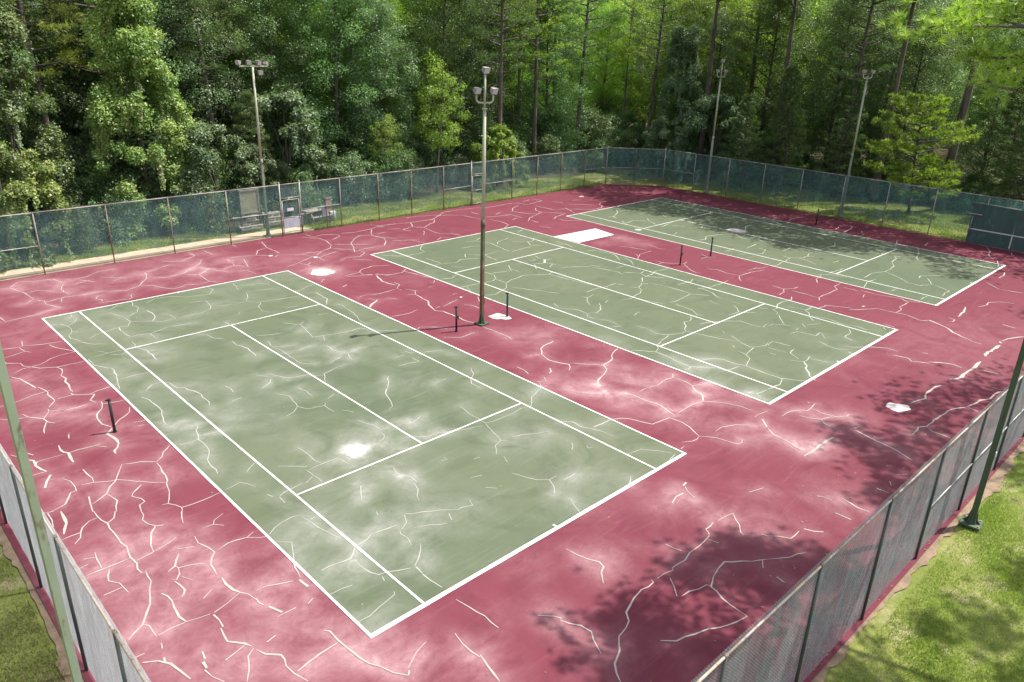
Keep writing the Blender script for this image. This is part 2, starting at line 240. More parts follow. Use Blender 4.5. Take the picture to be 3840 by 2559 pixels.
CRACKS="""4 -38,542 -3,524 46,600 99,569 180,548 198,468
4 -3,524 30,397 40,292 -3,242
4 30,397 74,411 134,353
4 45,269 65,233 59,183 94,100 13,70 -120,53 -125,122
4 198,448 163,360 170,255
4 189,416 232,399 302,429
4 65,215 134,235 223,222 304,217 377,169 451,203 523,310 544,397 612,427 690,464
4 116,174 128,220 149,242
4 251,481 313,499 377,552 452,552
4 266,469 317,385
4 357,453 441,363
4 381,345 426,376
4 462,194 504,161 523,104 561,62 615,83 676,56 728,69 749,30
4 562,279 598,250 686,273 808,384 849,455
4 679,255 732,202 728,69
4 732,202 802,265 788,350
4 802,265 861,159
4 679,536 755,489 852,546 847,633
4 927,627 936,509
4 1100,641 1105,591
4 1023,333 976,178
4 953,387 949,300 931,250 982,197
4 927,253 860,219
4 910,144 946,128 953,51
4 984,403 1106,363
4 264,169 241,130 258,97 249,76
4 379,97 366,48 350,32
4 230,63 356,37
3 103,-13 94,-56 108,-76 89,-118 51,-152
3 8,-108 37,-116 51,-152 55,-195
3 56,-187 47,-226 72,-262
6 47,-226 24,-268 22,-303 42,-353
3 211,-48 241,-55 286,-19
3 228,-97 252,-168 257,-256 333,-310 354,-335 410,-331 407,-277 384,-242
7 356,-158 360,-222 351,-266 326,-304
3 344,-11 329,-63 342,-92 320,-154 267,-189
6 257,-256 233,-301 200,-290 192,-338 201,-421
3 196,-295 145,-307 106,-320 75,-347
3 187,-432 224,-425 269,-439 270,-515
3 269,-439 347,-411 437,-428
3 386,-63 442,-23 498,-38 564,-92 644,-116 688,-60 682,-13
3 522,-173 598,-187 583,-278 565,-309 517,-333 449,-329
3 583,-278 664,-306
3 688,-307 734,-306 758,-345
3 784,-198 770,-237 736,-298
4 800,-21 790,-78 776,-130
4 790,-78 876,-104
3 630,-442 649,-422
3 392,-557 431,-589 436,-638 463,-675
3 545,-500 546,-542
4 1261,609 1224,471 1226,326
4 1224,471 1161,447 1106,363 1160,321
4 1163,265 1196,293 1307,235 1330,162 1210,96 1114,56
4 1312,245 1418,220
4 1210,96 1232,2
4 1234,38 1263,67
4 1330,162 1346,122 1336,49
4 1367,174 1418,220 1491,251 1526,298 1558,398 1556,479 1489,562
4 1346,122 1483,170
4 1536,608 1550,532 1622,543 1683,497 1678,451 1602,412
4 1495,247 1567,148 1578,111 1636,124 1763,117 1827,192 1856,250 1839,362 1776,393 1732,361 1646,284
4 1553,308 1718,182
4 1646,284 1602,181 1545,93 1578,111
4 1594,113 1592,57 1531,6 1454,25 1401,-1
4 1470,-14 1535,-92
5 1718,504 1794,481 1919,492 1977,519 2024,492 1986,593
4 1924,488 1839,362
5 1991,527 2126,519 2221,486 2391,476 2496,540 2583,601 2699,602 2894,572
5 2221,486 2170,393 2070,360 2091,309
5 2164,386 2207,329 2303,387 2341,396 2402,468
4 2207,329 2189,218 2188,132 2250,103 2262,25
5 2267,607 2369,612 2496,540 2565,509 2625,444 2655,301
4 1832,351 1874,253 1922,200
4 1880,365 1958,374
4 1998,432 2076,391
4 2154,261 2090,172
4 1862,182 1955,127 2011,116
4 1955,127 1982,26
4 2077,34 2138,69 2179,38
5 2739,487 2736,404
5 2826,338 2900,369
5 2870,544 3001,540 3183,548
5 2711,320 2775,293 2918,271
5 2691,254 2712,160 2688,62 2604,13
4 1274,-251 1365,-239 1400,-205 1472,-186 1558,-228
4 1365,-239 1356,-291 1412,-324 1466,-378
4 1278,-265 1333,-297 1425,-323
4 1425,-370 1526,-378 1583,-337
4 1543,-355 1572,-462 1581,-540
7 1401,-339 1366,-438 1380,-527
3 1401,-488 1401,-533 1358,-575 1359,-608
3 1358,-575 1244,-588 1188,-564 1134,-580
3 1381,-604 1402,-653 1419,-656
3 1402,-653 1370,-700 1341,-676
6 1370,-700 1358,-770 1358,-810 1328,-853 1301,-934 1324,-962 1325,-1043 1322,-1119 1334,-1155
3 1365,-912 1472,-882
3 1325,-908 1354,-903
3 1451,-953 1473,-980 1474,-1038
3 1576,-906 1518,-988
7 1172,-394 1205,-376
11 1105,-720 1143,-685 1189,-654
3 1170,-609 1180,-647
3 1237,-663 1265,-696
3 1112,-878 1190,-889 1252,-876
4 1128,-271 1165,-233
3 1485,-655 1503,-653
3 1504,-807 1532,-809
3 1093,-1080 1126,-1051 1168,-1085 1205,-1139
3 1130,-1204 1184,-1248 1263,-1243
3 1332,-1219 1337,-1288 1338,-1352 1331,-1393
4 1631,-44 1725,-144 1858,-135
4 1858,-135 1874,-74 1947,6
4 1789,-235 1787,-369 1741,-372
4 1787,-369 1853,-407 1917,-376 2022,-417
4 2014,-298 1966,-359
4 2011,-310 2078,-390 2189,-376
4 2078,-390 2061,-515
4 2074,-198 2198,-217
4 2190,-101 2239,-122 2316,-83
4 2239,-122 2282,-218 2257,-339 2243,-417
4 2296,-260 2330,-223 2453,-187
4 1860,-617 1870,-698 1839,-744 1797,-769 1680,-756 1603,-749
4 1880,-670 1900,-673 1994,-698 2049,-613
4 1826,-758 1824,-836 1889,-808
3 1824,-836 1770,-893 1661,-934 1616,-908
4 1608,-584 1666,-607 1718,-578
4 1796,-440 1832,-494
3 1633,-762 1584,-851
4 1575,-582 1542,-612
4 880,-96 924,-131 914,-166
3 831,-195 908,-215
3 754,-351 834,-368 931,-387
3 769,-363 734,-419 724,-474 742,-507
3 819,-497 880,-509
3 970,-327 1046,-282 1091,-275
7 1032,-387 1026,-444 1023,-501 975,-568
3 1016,-582 1027,-619 1013,-736 979,-847 982,-891
3 886,-659 924,-672
3 721,-652 763,-720 796,-697
3 769,-717 747,-818 736,-871 784,-888 853,-906 934,-909 974,-982 1035,-1024
3 776,-889 754,-931
3 572,-720 620,-745 672,-757
5 3183,548 3223,520 3232,428
5 3260,445 3427,480 3410,572
5 3290,544 3373,558
5 3163,459 3072,420 2978,333
5 2990,346 3021,237 3076,176 3133,199 3243,74
5 3076,176 2932,116 2869,63
5 3202,326 3140,259 3133,199
5 2906,258 2905,156
5 2804,151 2878,176
5 2898,61 2893,-14
5 3255,379 3266,189 3364,185
5 3378,198 3299,33
5 3382,149 3490,48 3598,38
5 3230,63 3180,57 3100,33 3054,5
5 3081,-15 3075,-70 3151,-119 3158,-152
5 3809,172 3736,175 3671,125 3643,75 3592,43
5 3494,277 3626,144
5 3467,417 3499,331
5 2827,-79 2850,-164
5 3622,356 3692,320
5 3624,-72 3573,-123 3437,-195 3392,-183
5 3437,-195 3415,-241
5 3593,-116 3702,-128
5 3657,-250 3739,-302
5 3587,-369 3531,-429 3485,-525
5 3774,-314 3718,-465
5 3452,-585 3618,-553
5 3380,-316 3333,-381 3453,-351 3519,-420
5 3347,-761 3410,-738
5 3545,-597 3595,-673
5 3631,-775 3708,-738
5 3350,-936 3398,-956 3476,-912 3616,-947
5 3679,-995 3615,-1087 3674,-1114 3644,-1244
5 3604,-1213 3413,-1228
4 3472,-1273 3474,-1322 3378,-1354 3253,-1272
5 4026,-936 3932,-925 3841,-971 3755,-1052
4 3245,-1191 3360,-1187
4 2904,-913 2781,-921 2741,-947 2773,-900
4 2741,-947 2702,-966
4 2840,-740 2871,-796 2894,-889
4 3012,-809 2986,-915 3002,-942
4 2748,-1051 2755,-1112 2824,-1192 2875,-1178
4 2700,-1101 2764,-1105
4 2817,-1201 2753,-1282 2733,-1330 2747,-1354
4 3089,-1130 3053,-1190 3088,-1231
4 3053,-1190 2994,-1192
4 2842,-1326 2871,-1362 2858,-1429 2865,-1509 2897,-1510 2980,-1512 3076,-1536
4 2865,-1509 2828,-1528 2787,-1568
4 2992,-1483 3081,-1488
4 3057,-1495 3150,-1515
4 2406,-266 2484,-325
4 2669,-90 2592,-121
4 2575,-280 2514,-332 2479,-321 2437,-400 2483,-435
4 2419,-417 2340,-417 2246,-434
4 2605,-433 2634,-424 2619,-508 2594,-582
4 2601,-446 2595,-521
4 2605,-682 2649,-701 2657,-752 2670,-821 2636,-880 2601,-923
4 2656,-910 2641,-968 2586,-1033
4 2469,-1007 2540,-1010
4 2217,-822 2264,-833 2360,-895 2399,-900 2415,-939
4 2375,-920 2393,-973 2414,-1066 2401,-1105
4 2433,-1081 2490,-1151 2536,-1137
4 2490,-1151 2465,-1204 2512,-1266 2525,-1277
4 2450,-1205 2532,-1196 2600,-1174 2677,-1196
7 2434,-1204 2375,-1252
4 2361,-1252 2341,-1271 2374,-1286
4 2341,-1271 2287,-1295 2255,-1263
3 2287,-1295 2262,-1331 2224,-1354 2169,-1363 2114,-1380 2065,-1361
4 2194,-633 2239,-627
4 2292,-570 2274,-613 2279,-658 2325,-672
14 2279,-658 2256,-682 2232,-703
4 2232,-703 2176,-681
4 2178,-674 2109,-763
4 2237,-707 2250,-744 2195,-779
4 2250,-744 2256,-762
4 2008,-683 2009,-747
4 1883,-814 1978,-795 2042,-834 2097,-865 2139,-849
4 2097,-865 2110,-960 2125,-1064 2146,-1138
3 1797,-904 1850,-1000 1912,-1114
3 2023,-1182 2110,-1176 2168,-1189 2256,-1180
4 2246,-1195 2263,-1216
3 1957,-1212 1965,-1239 2026,-1227
3 1965,-1239 1923,-1276 1894,-1321
3 1780,-1200 1762,-1243
3 1753,-1255 1802,-1323 1798,-1384 1838,-1407 1885,-1390 1949,-1326
3 1798,-1384 1770,-1415 1775,-1455
3 1781,-1468 1801,-1494 1796,-1559
3 1939,-1535 1977,-1521 2002,-1523
3 1978,-1341 2011,-1327
3 1761,-1563 1791,-1580
3 1846,-1625 1854,-1665 1837,-1733 1862,-1770 1919,-1800 1955,-1797
3 1861,-1776 1833,-1785 1786,-1792
3 1955,-1797 1977,-1774 2010,-1760 2043,-1726 2083,-1733 2127,-1706 2107,-1700
3 1955,-1797 1969,-1842 1990,-1922 2016,-1988
4 2388,-1296 2407,-1369 2410,-1438 2402,-1518 2456,-1593
3 2402,-1518 2335,-1527 2247,-1538 2210,-1528
3 2138,-1419 2185,-1527
3 2215,-1561 2212,-1646 2172,-1707 2181,-1741
3 2390,-1623 2373,-1670 2378,-1693
4 2516,-1511 2501,-1576 2467,-1623 2461,-1650
4 2497,-1492 2556,-1517 2669,-1520 2753,-1513
4 2477,-1391 2510,-1394 2581,-1404 2618,-1386
3 2460,-1709 2462,-1751
3 2414,-1742 2389,-1780 2354,-1809 2278,-1803
3 2354,-1809 2406,-1870
3 2072,-1785 2146,-1802 2250,-1879 2245,-1935 2265,-2002
3 2261,-1983 2314,-1975
3 2476,-1841 2502,-1872
3 2080,-1892 2066,-1914
3 2058,-1947 2034,-1997
5 4376,-908 4306,-921
5 4311,-1028 4400,-1003 4513,-1010
5 4532,-1193 4647,-1194
10 4309,-1416 4440,-1402 4504,-1392
5 4344,-1349 4442,-1326
5 4459,-1473 4396,-1500 4380,-1525 4292,-1530
5 4566,-1458 4626,-1444
5 4405,-1722 4300,-1762 4214,-1779
5 4373,-1901 4478,-1881
5 4576,-1870 4679,-1914
5 4293,-1888 4159,-1942 4041,-1972 3988,-2003
5 4681,-2154 4581,-2206 4484,-2225 4409,-2258 4360,-2308 4200,-2353
5 4646,-2304 4574,-2325 4557,-2358
5 3957,-2424 4039,-2425 4118,-2409
4 3808,-2403 3770,-2445 3733,-2485 3738,-2523 3754,-2592
5 3880,-1323 3969,-1321 4000,-1291
5 3680,-1526 3828,-1531 3921,-1538 4000,-1499
5 3532,-1397 3642,-1395
4 3170,-1531 3333,-1522 3419,-1503 3460,-1535 3541,-1554 3600,-1525 3680,-1526
4 3433,-1456 3419,-1503
4 3541,-1554 3572,-1579
4 3460,-1535 3444,-1608 3409,-1664
4 3300,-1790 3462,-1800
4 3534,-1706 3593,-1711
5 4018,-1772 3943,-1821
5 3966,-1884 3977,-1907
4 3960,-1880 3917,-1905 3820,-1916 3737,-1962 3584,-1975 3493,-1942 3371,-1947
4 3584,-1975 3529,-2059 3462,-2140 3462,-2199 3524,-2225
4 3604,-2143 3652,-2132 3756,-2201
4 3637,-2170 3579,-2209 3539,-2225 3514,-2287 3483,-2330 3423,-2327 3364,-2334
4 3392,-2000 3305,-1991 3197,-2022
4 3208,-1755 3289,-1807 3295,-1887
4 3226,-1782 3135,-1796 3076,-1833
4 3242,-2137 3316,-2140
4 3223,-2284 3306,-2287
4 2845,-1707 2843,-1773 2891,-1800 2935,-1801
4 2843,-1773 2801,-1795 2733,-1805
4 2848,-1811 2850,-1867 2846,-1949 2808,-1970
4 2846,-1949 2924,-1948 3049,-1949 3092,-1915 3163,-1914
4 3114,-1956 3108,-2030
4 3131,-2037 3129,-2113 3158,-2221 3122,-2265
4 3136,-2235 3169,-2303
4 3122,-2265 3020,-2263 2993,-2281 2926,-2284
4 3020,-2089 3083,-2076
4 2756,-1856 2717,-1876 2643,-1867 2596,-1870 2534,-1898 2497,-1897
4 2699,-2022 2762,-2024 2826,-2125
4 2786,-2122 2823,-2152 2909,-2202 2919,-2287 2927,-2332 2898,-2399 2929,-2434
7 2937,-2423 2915,-2467 2889,-2516 2849,-2550 2806,-2636
4 2617,-1994 2678,-1996
3 2617,-1994 2595,-2024 2561,-2043
3 2599,-1912 2623,-1970 2617,-1994
3 2561,-2043 2589,-2111 2567,-2200 2592,-2237 2582,-2297
3 2554,-2046 2507,-2089
3 2722,-2309 2715,-2356
3 2670,-2327 2650,-2344
3 2535,-2233 2496,-2260 2425,-2265 2408,-2307
3 2514,-1882 2482,-1932 2455,-1938
3 2465,-1946 2417,-1979 2365,-2025
3 2289,-1989 2331,-1992 2368,-2053
3 2342,-2092 2367,-2087
3 2442,-2071 2423,-2081 2406,-2102
3 2436,-2092 2503,-2121
3 2277,-2096 2327,-2104 2340,-2180 2392,-2174 2345,-2216
13 2882,-2145 2900,-2148
8 3273,-2468 3198,-2486 3093,-2495
4 3049,-2468 3031,-2499 3001,-2502 2987,-2491
4 3324,-2509 3381,-2525 3441,-2522 3476,-2541 3507,-2566 3522,-2609
4 3141,-2662 3130,-2714
4 2994,-2610 2998,-2622
3 -204,-261 -145,-282 -133,-272 -123,-216
3 -133,-272 -71,-302 -15,-313
3 -147,-288 -140,-335 -125,-361
3 -140,-335 -178,-350 -225,-362
3 -56,-315 -47,-364 -20,-414 -5,-454
3 -5,-454 -59,-455 -91,-468 -130,-499 -162,-503 -189,-505 -213,-526
3 -226,-368 -216,-415 -179,-445 -178,-478 -156,-508 -139,-535 -94,-560 -53,-563 -4,-566
6 -94,-560 -85,-592 -92,-623 -103,-648 -97,-682 -106,-709 -104,-739 -108,-764 -110,-806
6 -232,-552 -212,-592 -200,-653 -192,-699
5 -185,-699 -175,-735 -171,-759 -175,-799 -172,-842 -181,-855 -199,-880
3 -278,-778 -214,-755 -169,-750 -159,-748
3 -311,-780 -296,-778
5 -118,-815 -117,-832 -76,-861 -63,-872 -76,-893 -87,-910 -78,-938
3 -161,-831 -117,-832
3 -76,-861 -46,-849 8,-840
5 -204,-890 -206,-908 -168,-926
3 -170,-934 -130,-938 -102,-933
5 -271,-882 -263,-912 -232,-953 -228,-984 -214,-1005
3 -330,-873 -314,-892 -294,-905 -263,-912
3 -232,-953 -222,-938 -207,-912
5 -231,-981 -243,-1012 -255,-1055
5 -204,-1107 -210,-1132
5 -64,-940 -67,-962 -78,-993 -104,-1029 -111,-1070 -111,-1103 -95,-1143
3 -66,-963 -49,-967 -3,-976
5 -87,-1137 -66,-1109 -36,-1087 -21,-1071 -11,-1040
8 -98,-1150 -119,-1176 -112,-1213 -113,-1254 -124,-1278 -136,-1291 -138,-1309
2 -36,-1151 -6,-1162
2 -31,-1183 -17,-1188
8 -244,-1157 -247,-1187 -245,-1205 -235,-1221 -238,-1250 -240,-1283
2 -313,-1216 -289,-1217 -250,-1220
5 -235,-1221 -210,-1219 -165,-1225 -152,-1224
2 -164,-1230 -145,-1254
8 -330,-1186 -318,-1204 -321,-1239 -315,-1267 -307,-1288
2 -307,-1288 -344,-1285
5 -313,-1216 -318,-1227
2 -357,-1131 -346,-1153
2 -321,-1147 -311,-1171
8 -304,-1313 -320,-1341 -332,-1372
4 -285,-1354 -274,-1381 -273,-1417 -276,-1438 -290,-1439 -300,-1460 -315,-1486 -329,-1492 -350,-1498
4 -232,-1338 -231,-1369 -227,-1402 -230,-1423
2 -258,-1419 -233,-1424 -200,-1446 -180,-1453 -160,-1474 -117,-1526 -91,-1548
2 -7,-1358 -36,-1386 -47,-1408 -69,-1427
4 -69,-1427 -101,-1400 -145,-1380 -172,-1428 -187,-1457 -206,-1475 -222,-1502 -243,-1517 -265,-1530
4 -71,-1433 -77,-1488 -83,-1541 -91,-1555 -99,-1596 -113,-1631 -123,-1651
2 -136,-1646 -123,-1651 -104,-1690 -78,-1693 -42,-1693 -5,-1688
2 -104,-1690 -110,-1708
4 -142,-1518 -173,-1545 -179,-1559 -165,-1585 -163,-1603 -179,-1611 -185,-1642
4 -223,-1504 -213,-1553 -231,-1602
4 -261,-1488 -268,-1527 -274,-1564
3 48,-477 81,-539
3 14,-542 69,-542 133,-542 178,-537 188,-474
3 82,-560 115,-587 135,-571
6 178,-537 199,-610 196,-674 192,-717
3 34,-354 58,-402 109,-451
3 11,-553 8,-621 42,-687
6 46,-690 41,-758 19,-849
3 34,-805 73,-802 129,-808
3 5,-837 17,-842 9,-885
5 141,-924 153,-940 157,-994 176,-1010 197,-1093 190,-1119 193,-1163 184,-1187
3 70,-953 104,-916 140,-917
5 43,-989 55,-1025 58,-1099 57,-1128 43,-1174 31,-1229
2 34,-1255 57,-1242 84,-1242
4 74,-1279 100,-1292 96,-1308 85,-1320 77,-1358 67,-1379 69,-1427 66,-1457 56,-1481 40,-1507 34,-1548 30,-1596
2 77,-1362 134,-1372
2 5,-1360 22,-1379 67,-1379
6 477,-713 472,-760 490,-824 479,-911
3 283,-1084 289,-1111 283,-1145
5 252,-1204 286,-1200
2 130,-1609 94,-1637
2 11,-1685 55,-1675 78,-1723
3 582,-800 569,-862 604,-890 637,-904
3 569,-862 577,-924 571,-1001 574,-1076 608,-1117
3 637,-954 700,-949
3 732,-983 726,-1034 739,-1073 755,-1101 819,-1084
5 751,-1104 733,-1163
3 654,-1137 714,-1114
3 403,-1063 426,-1106
3 442,-1084 476,-1160 541,-1179 579,-1217
3 557,-1269 588,-1206 655,-1188 689,-1185
5 426,-1130 408,-1155 368,-1178
2 465,-1249 469,-1335
2 383,-1245 410,-1290 400,-1329 392,-1374 408,-1413 460,-1426 472,-1412
2 460,-1426 461,-1483
2 392,-1374 365,-1401 334,-1413
2 486,-1489 506,-1526
2 494,-1388 530,-1370
2 486,-1577 492,-1610 506,-1637 506,-1678 540,-1680
2 497,-1679 492,-1715 481,-1728 457,-1737 450,-1748
2 531,-1766 582,-1801 641,-1817 687,-1838 757,-1861
5 747,-1371 708,-1426 662,-1477 638,-1542 624,-1571 604,-1580
2 846,-1520 892,-1517
3 928,-1224 934,-1250 947,-1253
3 912,-1286 912,-1333 828,-1321
3 866,-1247 903,-1251
3 972,-1274 1036,-1300 1051,-1347
3 1017,-1505 993,-1547 955,-1576 933,-1605 936,-1647
2 789,-1712 787,-1741 778,-1774 780,-1814 776,-1854 825,-1862 882,-1862
2 776,-1854 752,-1921 738,-1966 705,-1977 671,-2018
2 738,-1966 752,-1979
4 681,-2039 667,-2070
2 606,-1994 625,-1998
2 573,-1675 604,-1683 597,-1710 655,-1683
2 530,-1940 548,-1947 546,-1930
2 407,-1880 397,-1909 399,-1936
4 405,-1934 415,-1950 412,-1983
4 403,-1979 393,-2013 369,-2040 365,-2055
4 288,-1900 268,-1931 251,-1962
4 535,-2062 566,-2074
2 534,-2125 554,-2149
4 463,-2141 453,-2166 425,-2154 409,-2156
2 335,-2099 411,-2154
2 225,-1740 280,-1735 319,-1737 324,-1788
2 261,-1610 265,-1671 262,-1707 269,-1729
2 170,-1666 230,-1721
2 219,-1735 221,-1817
2 186,-1793 215,-1776
2 102,-1805 121,-1795 179,-1787
2 83,-1776 89,-1794
2 101,-1808 99,-1842
2 470,-1807 502,-1822
5 1444,-1514 1377,-1525 1348,-1538 1308,-1582 1291,-1636 1301,-1678 1319,-1713 1279,-1750
3 1264,-1559 1309,-1579
5 1239,-1691 1221,-1714 1206,-1720
5 1154,-1607 1155,-1640 1144,-1674
5 1582,-1732 1522,-1753 1469,-1791 1414,-1799 1393,-1833 1346,-1857 1291,-1877 1263,-1901
3 1340,-1717 1374,-1759 1413,-1801
3 1118,-1743 1148,-1757 1167,-1731
2 1122,-1753 1086,-1791 1018,-1817 980,-1854 962,-1865
2 1155,-1845 1162,-1890 1184,-1925 1230,-1959 1243,-1947
5 1269,-1986 1292,-2028 1292,-2083 1301,-2139 1293,-2163 1278,-2212
3 1382,-1972 1393,-1993 1381,-2030 1333,-2029
3 1381,-2030 1426,-2039 1492,-2029 1522,-2036 1549,-2015
5 1525,-2038 1527,-2070 1516,-2121 1488,-2155 1476,-2190 1437,-2217
3 1516,-2121 1550,-2137 1580,-2145
2 1437,-2217 1380,-2206 1292,-2213
2 1440,-2220 1485,-2274 1503,-2321 1505,-2364
5 1012,-2094 1092,-2096 1127,-2112 1146,-2133 1158,-2167 1172,-2203 1217,-2208 1252,-2213 1256,-2256 1247,-2291 1219,-2346
2 1219,-2346 1177,-2350 1146,-2332
2 1219,-2346 1251,-2387 1259,-2420 1265,-2447 1283,-2455 1303,-2445
2 1111,-2353 1129,-2352
2 1285,-2362 1321,-2359 1374,-2382 1416,-2423
2 1468,-2393 1545,-2398
5 1473,-2418 1436,-2454
2 882,-1863 931,-1854 966,-1863
4 959,-1997 991,-2029 987,-2068 1005,-2107 1015,-2134 1016,-2171
2 779,-1971 834,-1996 887,-2019
2 636,-2120 650,-2158 665,-2190 692,-2213 719,-2211
4 691,-2212 675,-2245 653,-2267
2 721,-2238 767,-2238
2 890,-2115 859,-2143
4 667,-2313 651,-2339 640,-2367
2 910,-2158 903,-2169 917,-2173
2 964,-2267 988,-2272 1019,-2277 1050,-2317 1069,-2351
4 1033,-2368 1071,-2361
4 874,-2350 858,-2362 837,-2373
7 945,-2474 966,-2470
7 853,-2503 887,-2493 914,-2496
2 945,-2481 929,-2502 920,-2529
2 1055,-2612 1104,-2627
3 1608,-1776 1671,-1849 1712,-1833 1730,-1811 1783,-1794
3 1671,-1849 1670,-1912 1658,-1950 1655,-2021 1716,-2085 1726,-2126 1799,-2141
3 1626,-2029 1658,-2023
3 1741,-2012 1784,-2028 1813,-2063 1811,-2111 1825,-2154 1818,-2248
3 1825,-2154 1901,-2126 1924,-2096 1932,-2053
3 1924,-2096 2015,-2077 2010,-2065 2030,-1999
3 2020,-2074 2074,-2097 2104,-2091
3 1970,-2010 1955,-2027
3 1621,-2285 1633,-2306 1689,-2314
3 1633,-2306 1609,-2336
3 2082,-2103 2135,-2093 2150,-2167
3 2060,-2115 2070,-2189
3 2013,-2148 2016,-2172
3 2127,-2192 2082,-2199 2041,-2256
3 2008,-2235 2035,-2279 2075,-2277 2104,-2267
3 2094,-2272 2086,-2294 2103,-2343
6 2035,-2279 2005,-2307 1980,-2313 1943,-2347 1924,-2356 1904,-2389
3 1818,-2248 1820,-2299 1847,-2340 1872,-2373
5 1823,-2302 1768,-2322 1701,-2312
3 2290,-2214 2269,-2265 2269,-2310 2294,-2339
3 2322,-2318 2339,-2346 2373,-2367 2401,-2390 2435,-2434 2433,-2477
3 2271,-2349 2257,-2373
6 2378,-2481 2391,-2535 2366,-2556 2403,-2607
6 2418,-2602 2449,-2639 2465,-2673 2457,-2707
3 2798,-2634 2793,-2677
3 2498,-2550 2505,-2566
12 2890,-2719 2873,-2728
12 2841,-2733 2760,-2727 2720,-2722 2660,-2731
7 3040,-2771 2990,-2746 2953,-2731 2905,-2723
11 2582,-2736 2503,-2739 2419,-2734 2361,-2736 2320,-2727 2306,-2713
10 2218,-2712 2190,-2703 2140,-2702 2099,-2701
6 2094,-2703 2056,-2716 2021,-2703 1974,-2695
3 2495,-2745 2495,-2779 2500,-2822
3 2348,-2842 2346,-2871
6 2340,-2883 2319,-2871 2260,-2867 2229,-2868 2192,-2848 2140,-2843 2099,-2835
5 2099,-2835 2053,-2812 2011,-2801 1951,-2797 1881,-2797 1839,-2795 1813,-2778 1787,-2784 1749,-2784
3 2098,-2839 2087,-2872
3 1835,-2797 1817,-2819 1818,-2848 1813,-2875
3 1544,-2449 1593,-2450 1615,-2458 1646,-2485 1670,-2485 1719,-2478
3 1670,-2485 1669,-2545 1682,-2572
3 1592,-2485 1604,-2520 1622,-2545 1656,-2555 1682,-2572 1709,-2590 1702,-2614
2 1622,-2545 1601,-2566 1590,-2628
3 1709,-2590 1727,-2590
5 1633,-2651 1623,-2690 1614,-2727 1609,-2762 1601,-2794 1589,-2817 1576,-2847
2 1645,-2643 1666,-2651
5 1429,-2462 1406,-2493 1400,-2529 1395,-2560 1383,-2601
8 1534,-2626 1498,-2622 1450,-2620 1394,-2623 1355,-2619
4 1178,-2744 1187,-2755 1189,-2781
4 1220,-2791 1214,-2820 1207,-2841 1212,-2870
2 1406,-2847 1386,-2859
2 1341,-2838 1344,-2869
2 1457,-2846 1484,-2866
5 1710,-2455 1707,-2463
4 -272,-1564 -272,-1595 -263,-1639 -264,-1690 -265,-1739 -260,-1765 -267,-1807 -264,-1840 -267,-1882
4 -233,-1599 -244,-1626 -263,-1639
2 -364,-1638 -322,-1636 -313,-1618 -293,-1601 -275,-1598
2 -322,-1636 -328,-1656 -345,-1674
7 -332,-1512 -334,-1558 -336,-1574 -353,-1617
4 -358,-1501 -358,-1538 -364,-1573
2 -366,-1494 -345,-1500
2 -363,-1811 -337,-1810 -303,-1811 -268,-1811
4 -260,-1829 -230,-1824 -211,-1820 -183,-1812 -161,-1801
4 -185,-1641 -196,-1680 -192,-1705 -181,-1725 -199,-1747 -217,-1793 -221,-1821
2 -181,-1725 -166,-1733
2 -111,-1706 -127,-1756
4 -321,-1737 -325,-1765 -327,-1807
2 -347,-1746 -327,-1756
2 -365,-1775 -346,-1772
4 -315,-1820 -330,-1860 -315,-1883 -312,-1914 -311,-1926
2 -353,-1901 -316,-1900
3 -259,-1880 -262,-1920 -275,-1947 -290,-1992 -304,-2013 -323,-2043 -358,-2067
3 -323,-2043 -314,-2054 -314,-2095
2 -310,-2094 -287,-2091 -258,-2093
6 -261,-1975 -254,-1992 -257,-2034 -260,-2070 -255,-2093
2 -255,-2093 -238,-2098 -210,-2104
4 -223,-1914 -204,-1904 -181,-1867
2 -204,-1904 -201,-1916 -175,-1924 -148,-1941
2 -201,-1916 -208,-1939 -220,-1953 -227,-1945
3 -225,-1953 -219,-1996 -226,-2008 -233,-2014
2 -177,-1847 -146,-1864
2 -207,-1950 -194,-1976
4 -128,-1827 -132,-1857 -122,-1887 -118,-1915 -132,-1931 -143,-1953 -148,-1993
2 -107,-1912 -79,-1903 -38,-1912 -17,-1902
2 -38,-1912 -22,-1926
2 -101,-1808 -75,-1810 -66,-1794 -38,-1782
2 -75,-1810 -58,-1831
6 -144,-2011 -146,-2038 -143,-2064 -135,-2083
3 -136,-2081 -125,-2098 -120,-2125
2 -137,-2083 -172,-2097 -202,-2105
2 -201,-2049 -175,-2033
6 -206,-2110 -206,-2156
3 -211,-2156 -215,-2180 -217,-2200 -194,-2228 -188,-2243
2 -193,-2231 -241,-2244
3 -187,-2251 -204,-2263 -217,-2294 -234,-2320
2 -365,-2123 -348,-2124
3 -324,-2159 -327,-2172
6 -359,-2145 -336,-2160 -321,-2183 -315,-2210 -308,-2244
6 -264,-2193 -268,-2214
6 -274,-2220 -275,-2239
3 -280,-2241 -276,-2266 -265,-2292
3 -314,-2118 -318,-2134
4 6,-1937 53,-1911 84,-1908 100,-1915
2 -23,-1928 -4,-1939
4 100,-1928 107,-1953 108,-1983 116,-2020 127,-2063
2 111,-1947 123,-1946
4 9,-1976 32,-1999 12,-2043 1,-2065 -11,-2105 -16,-2125
6 -21,-2130 -18,-2162
2 -108,-2100 -86,-2101 -33,-2124
6 -119,-2122 -120,-2139 -116,-2151
6 -110,-2163 -98,-2196
2 -111,-2203 -70,-2204
2 -45,-2210 -30,-2202
4 31,-2134 71,-2137 102,-2142 133,-2113 153,-2109 170,-2107 190,-2096 259,-2107
3 109,-2150 105,-2178 109,-2212 119,-2231 139,-2236 187,-2261
4 296,-2085 282,-2113 256,-2129
2 300,-2082 352,-2113
4 250,-2129 243,-2143 247,-2164 237,-2194
4 283,-2144 319,-2160 355,-2183
4 384,-2153 372,-2180
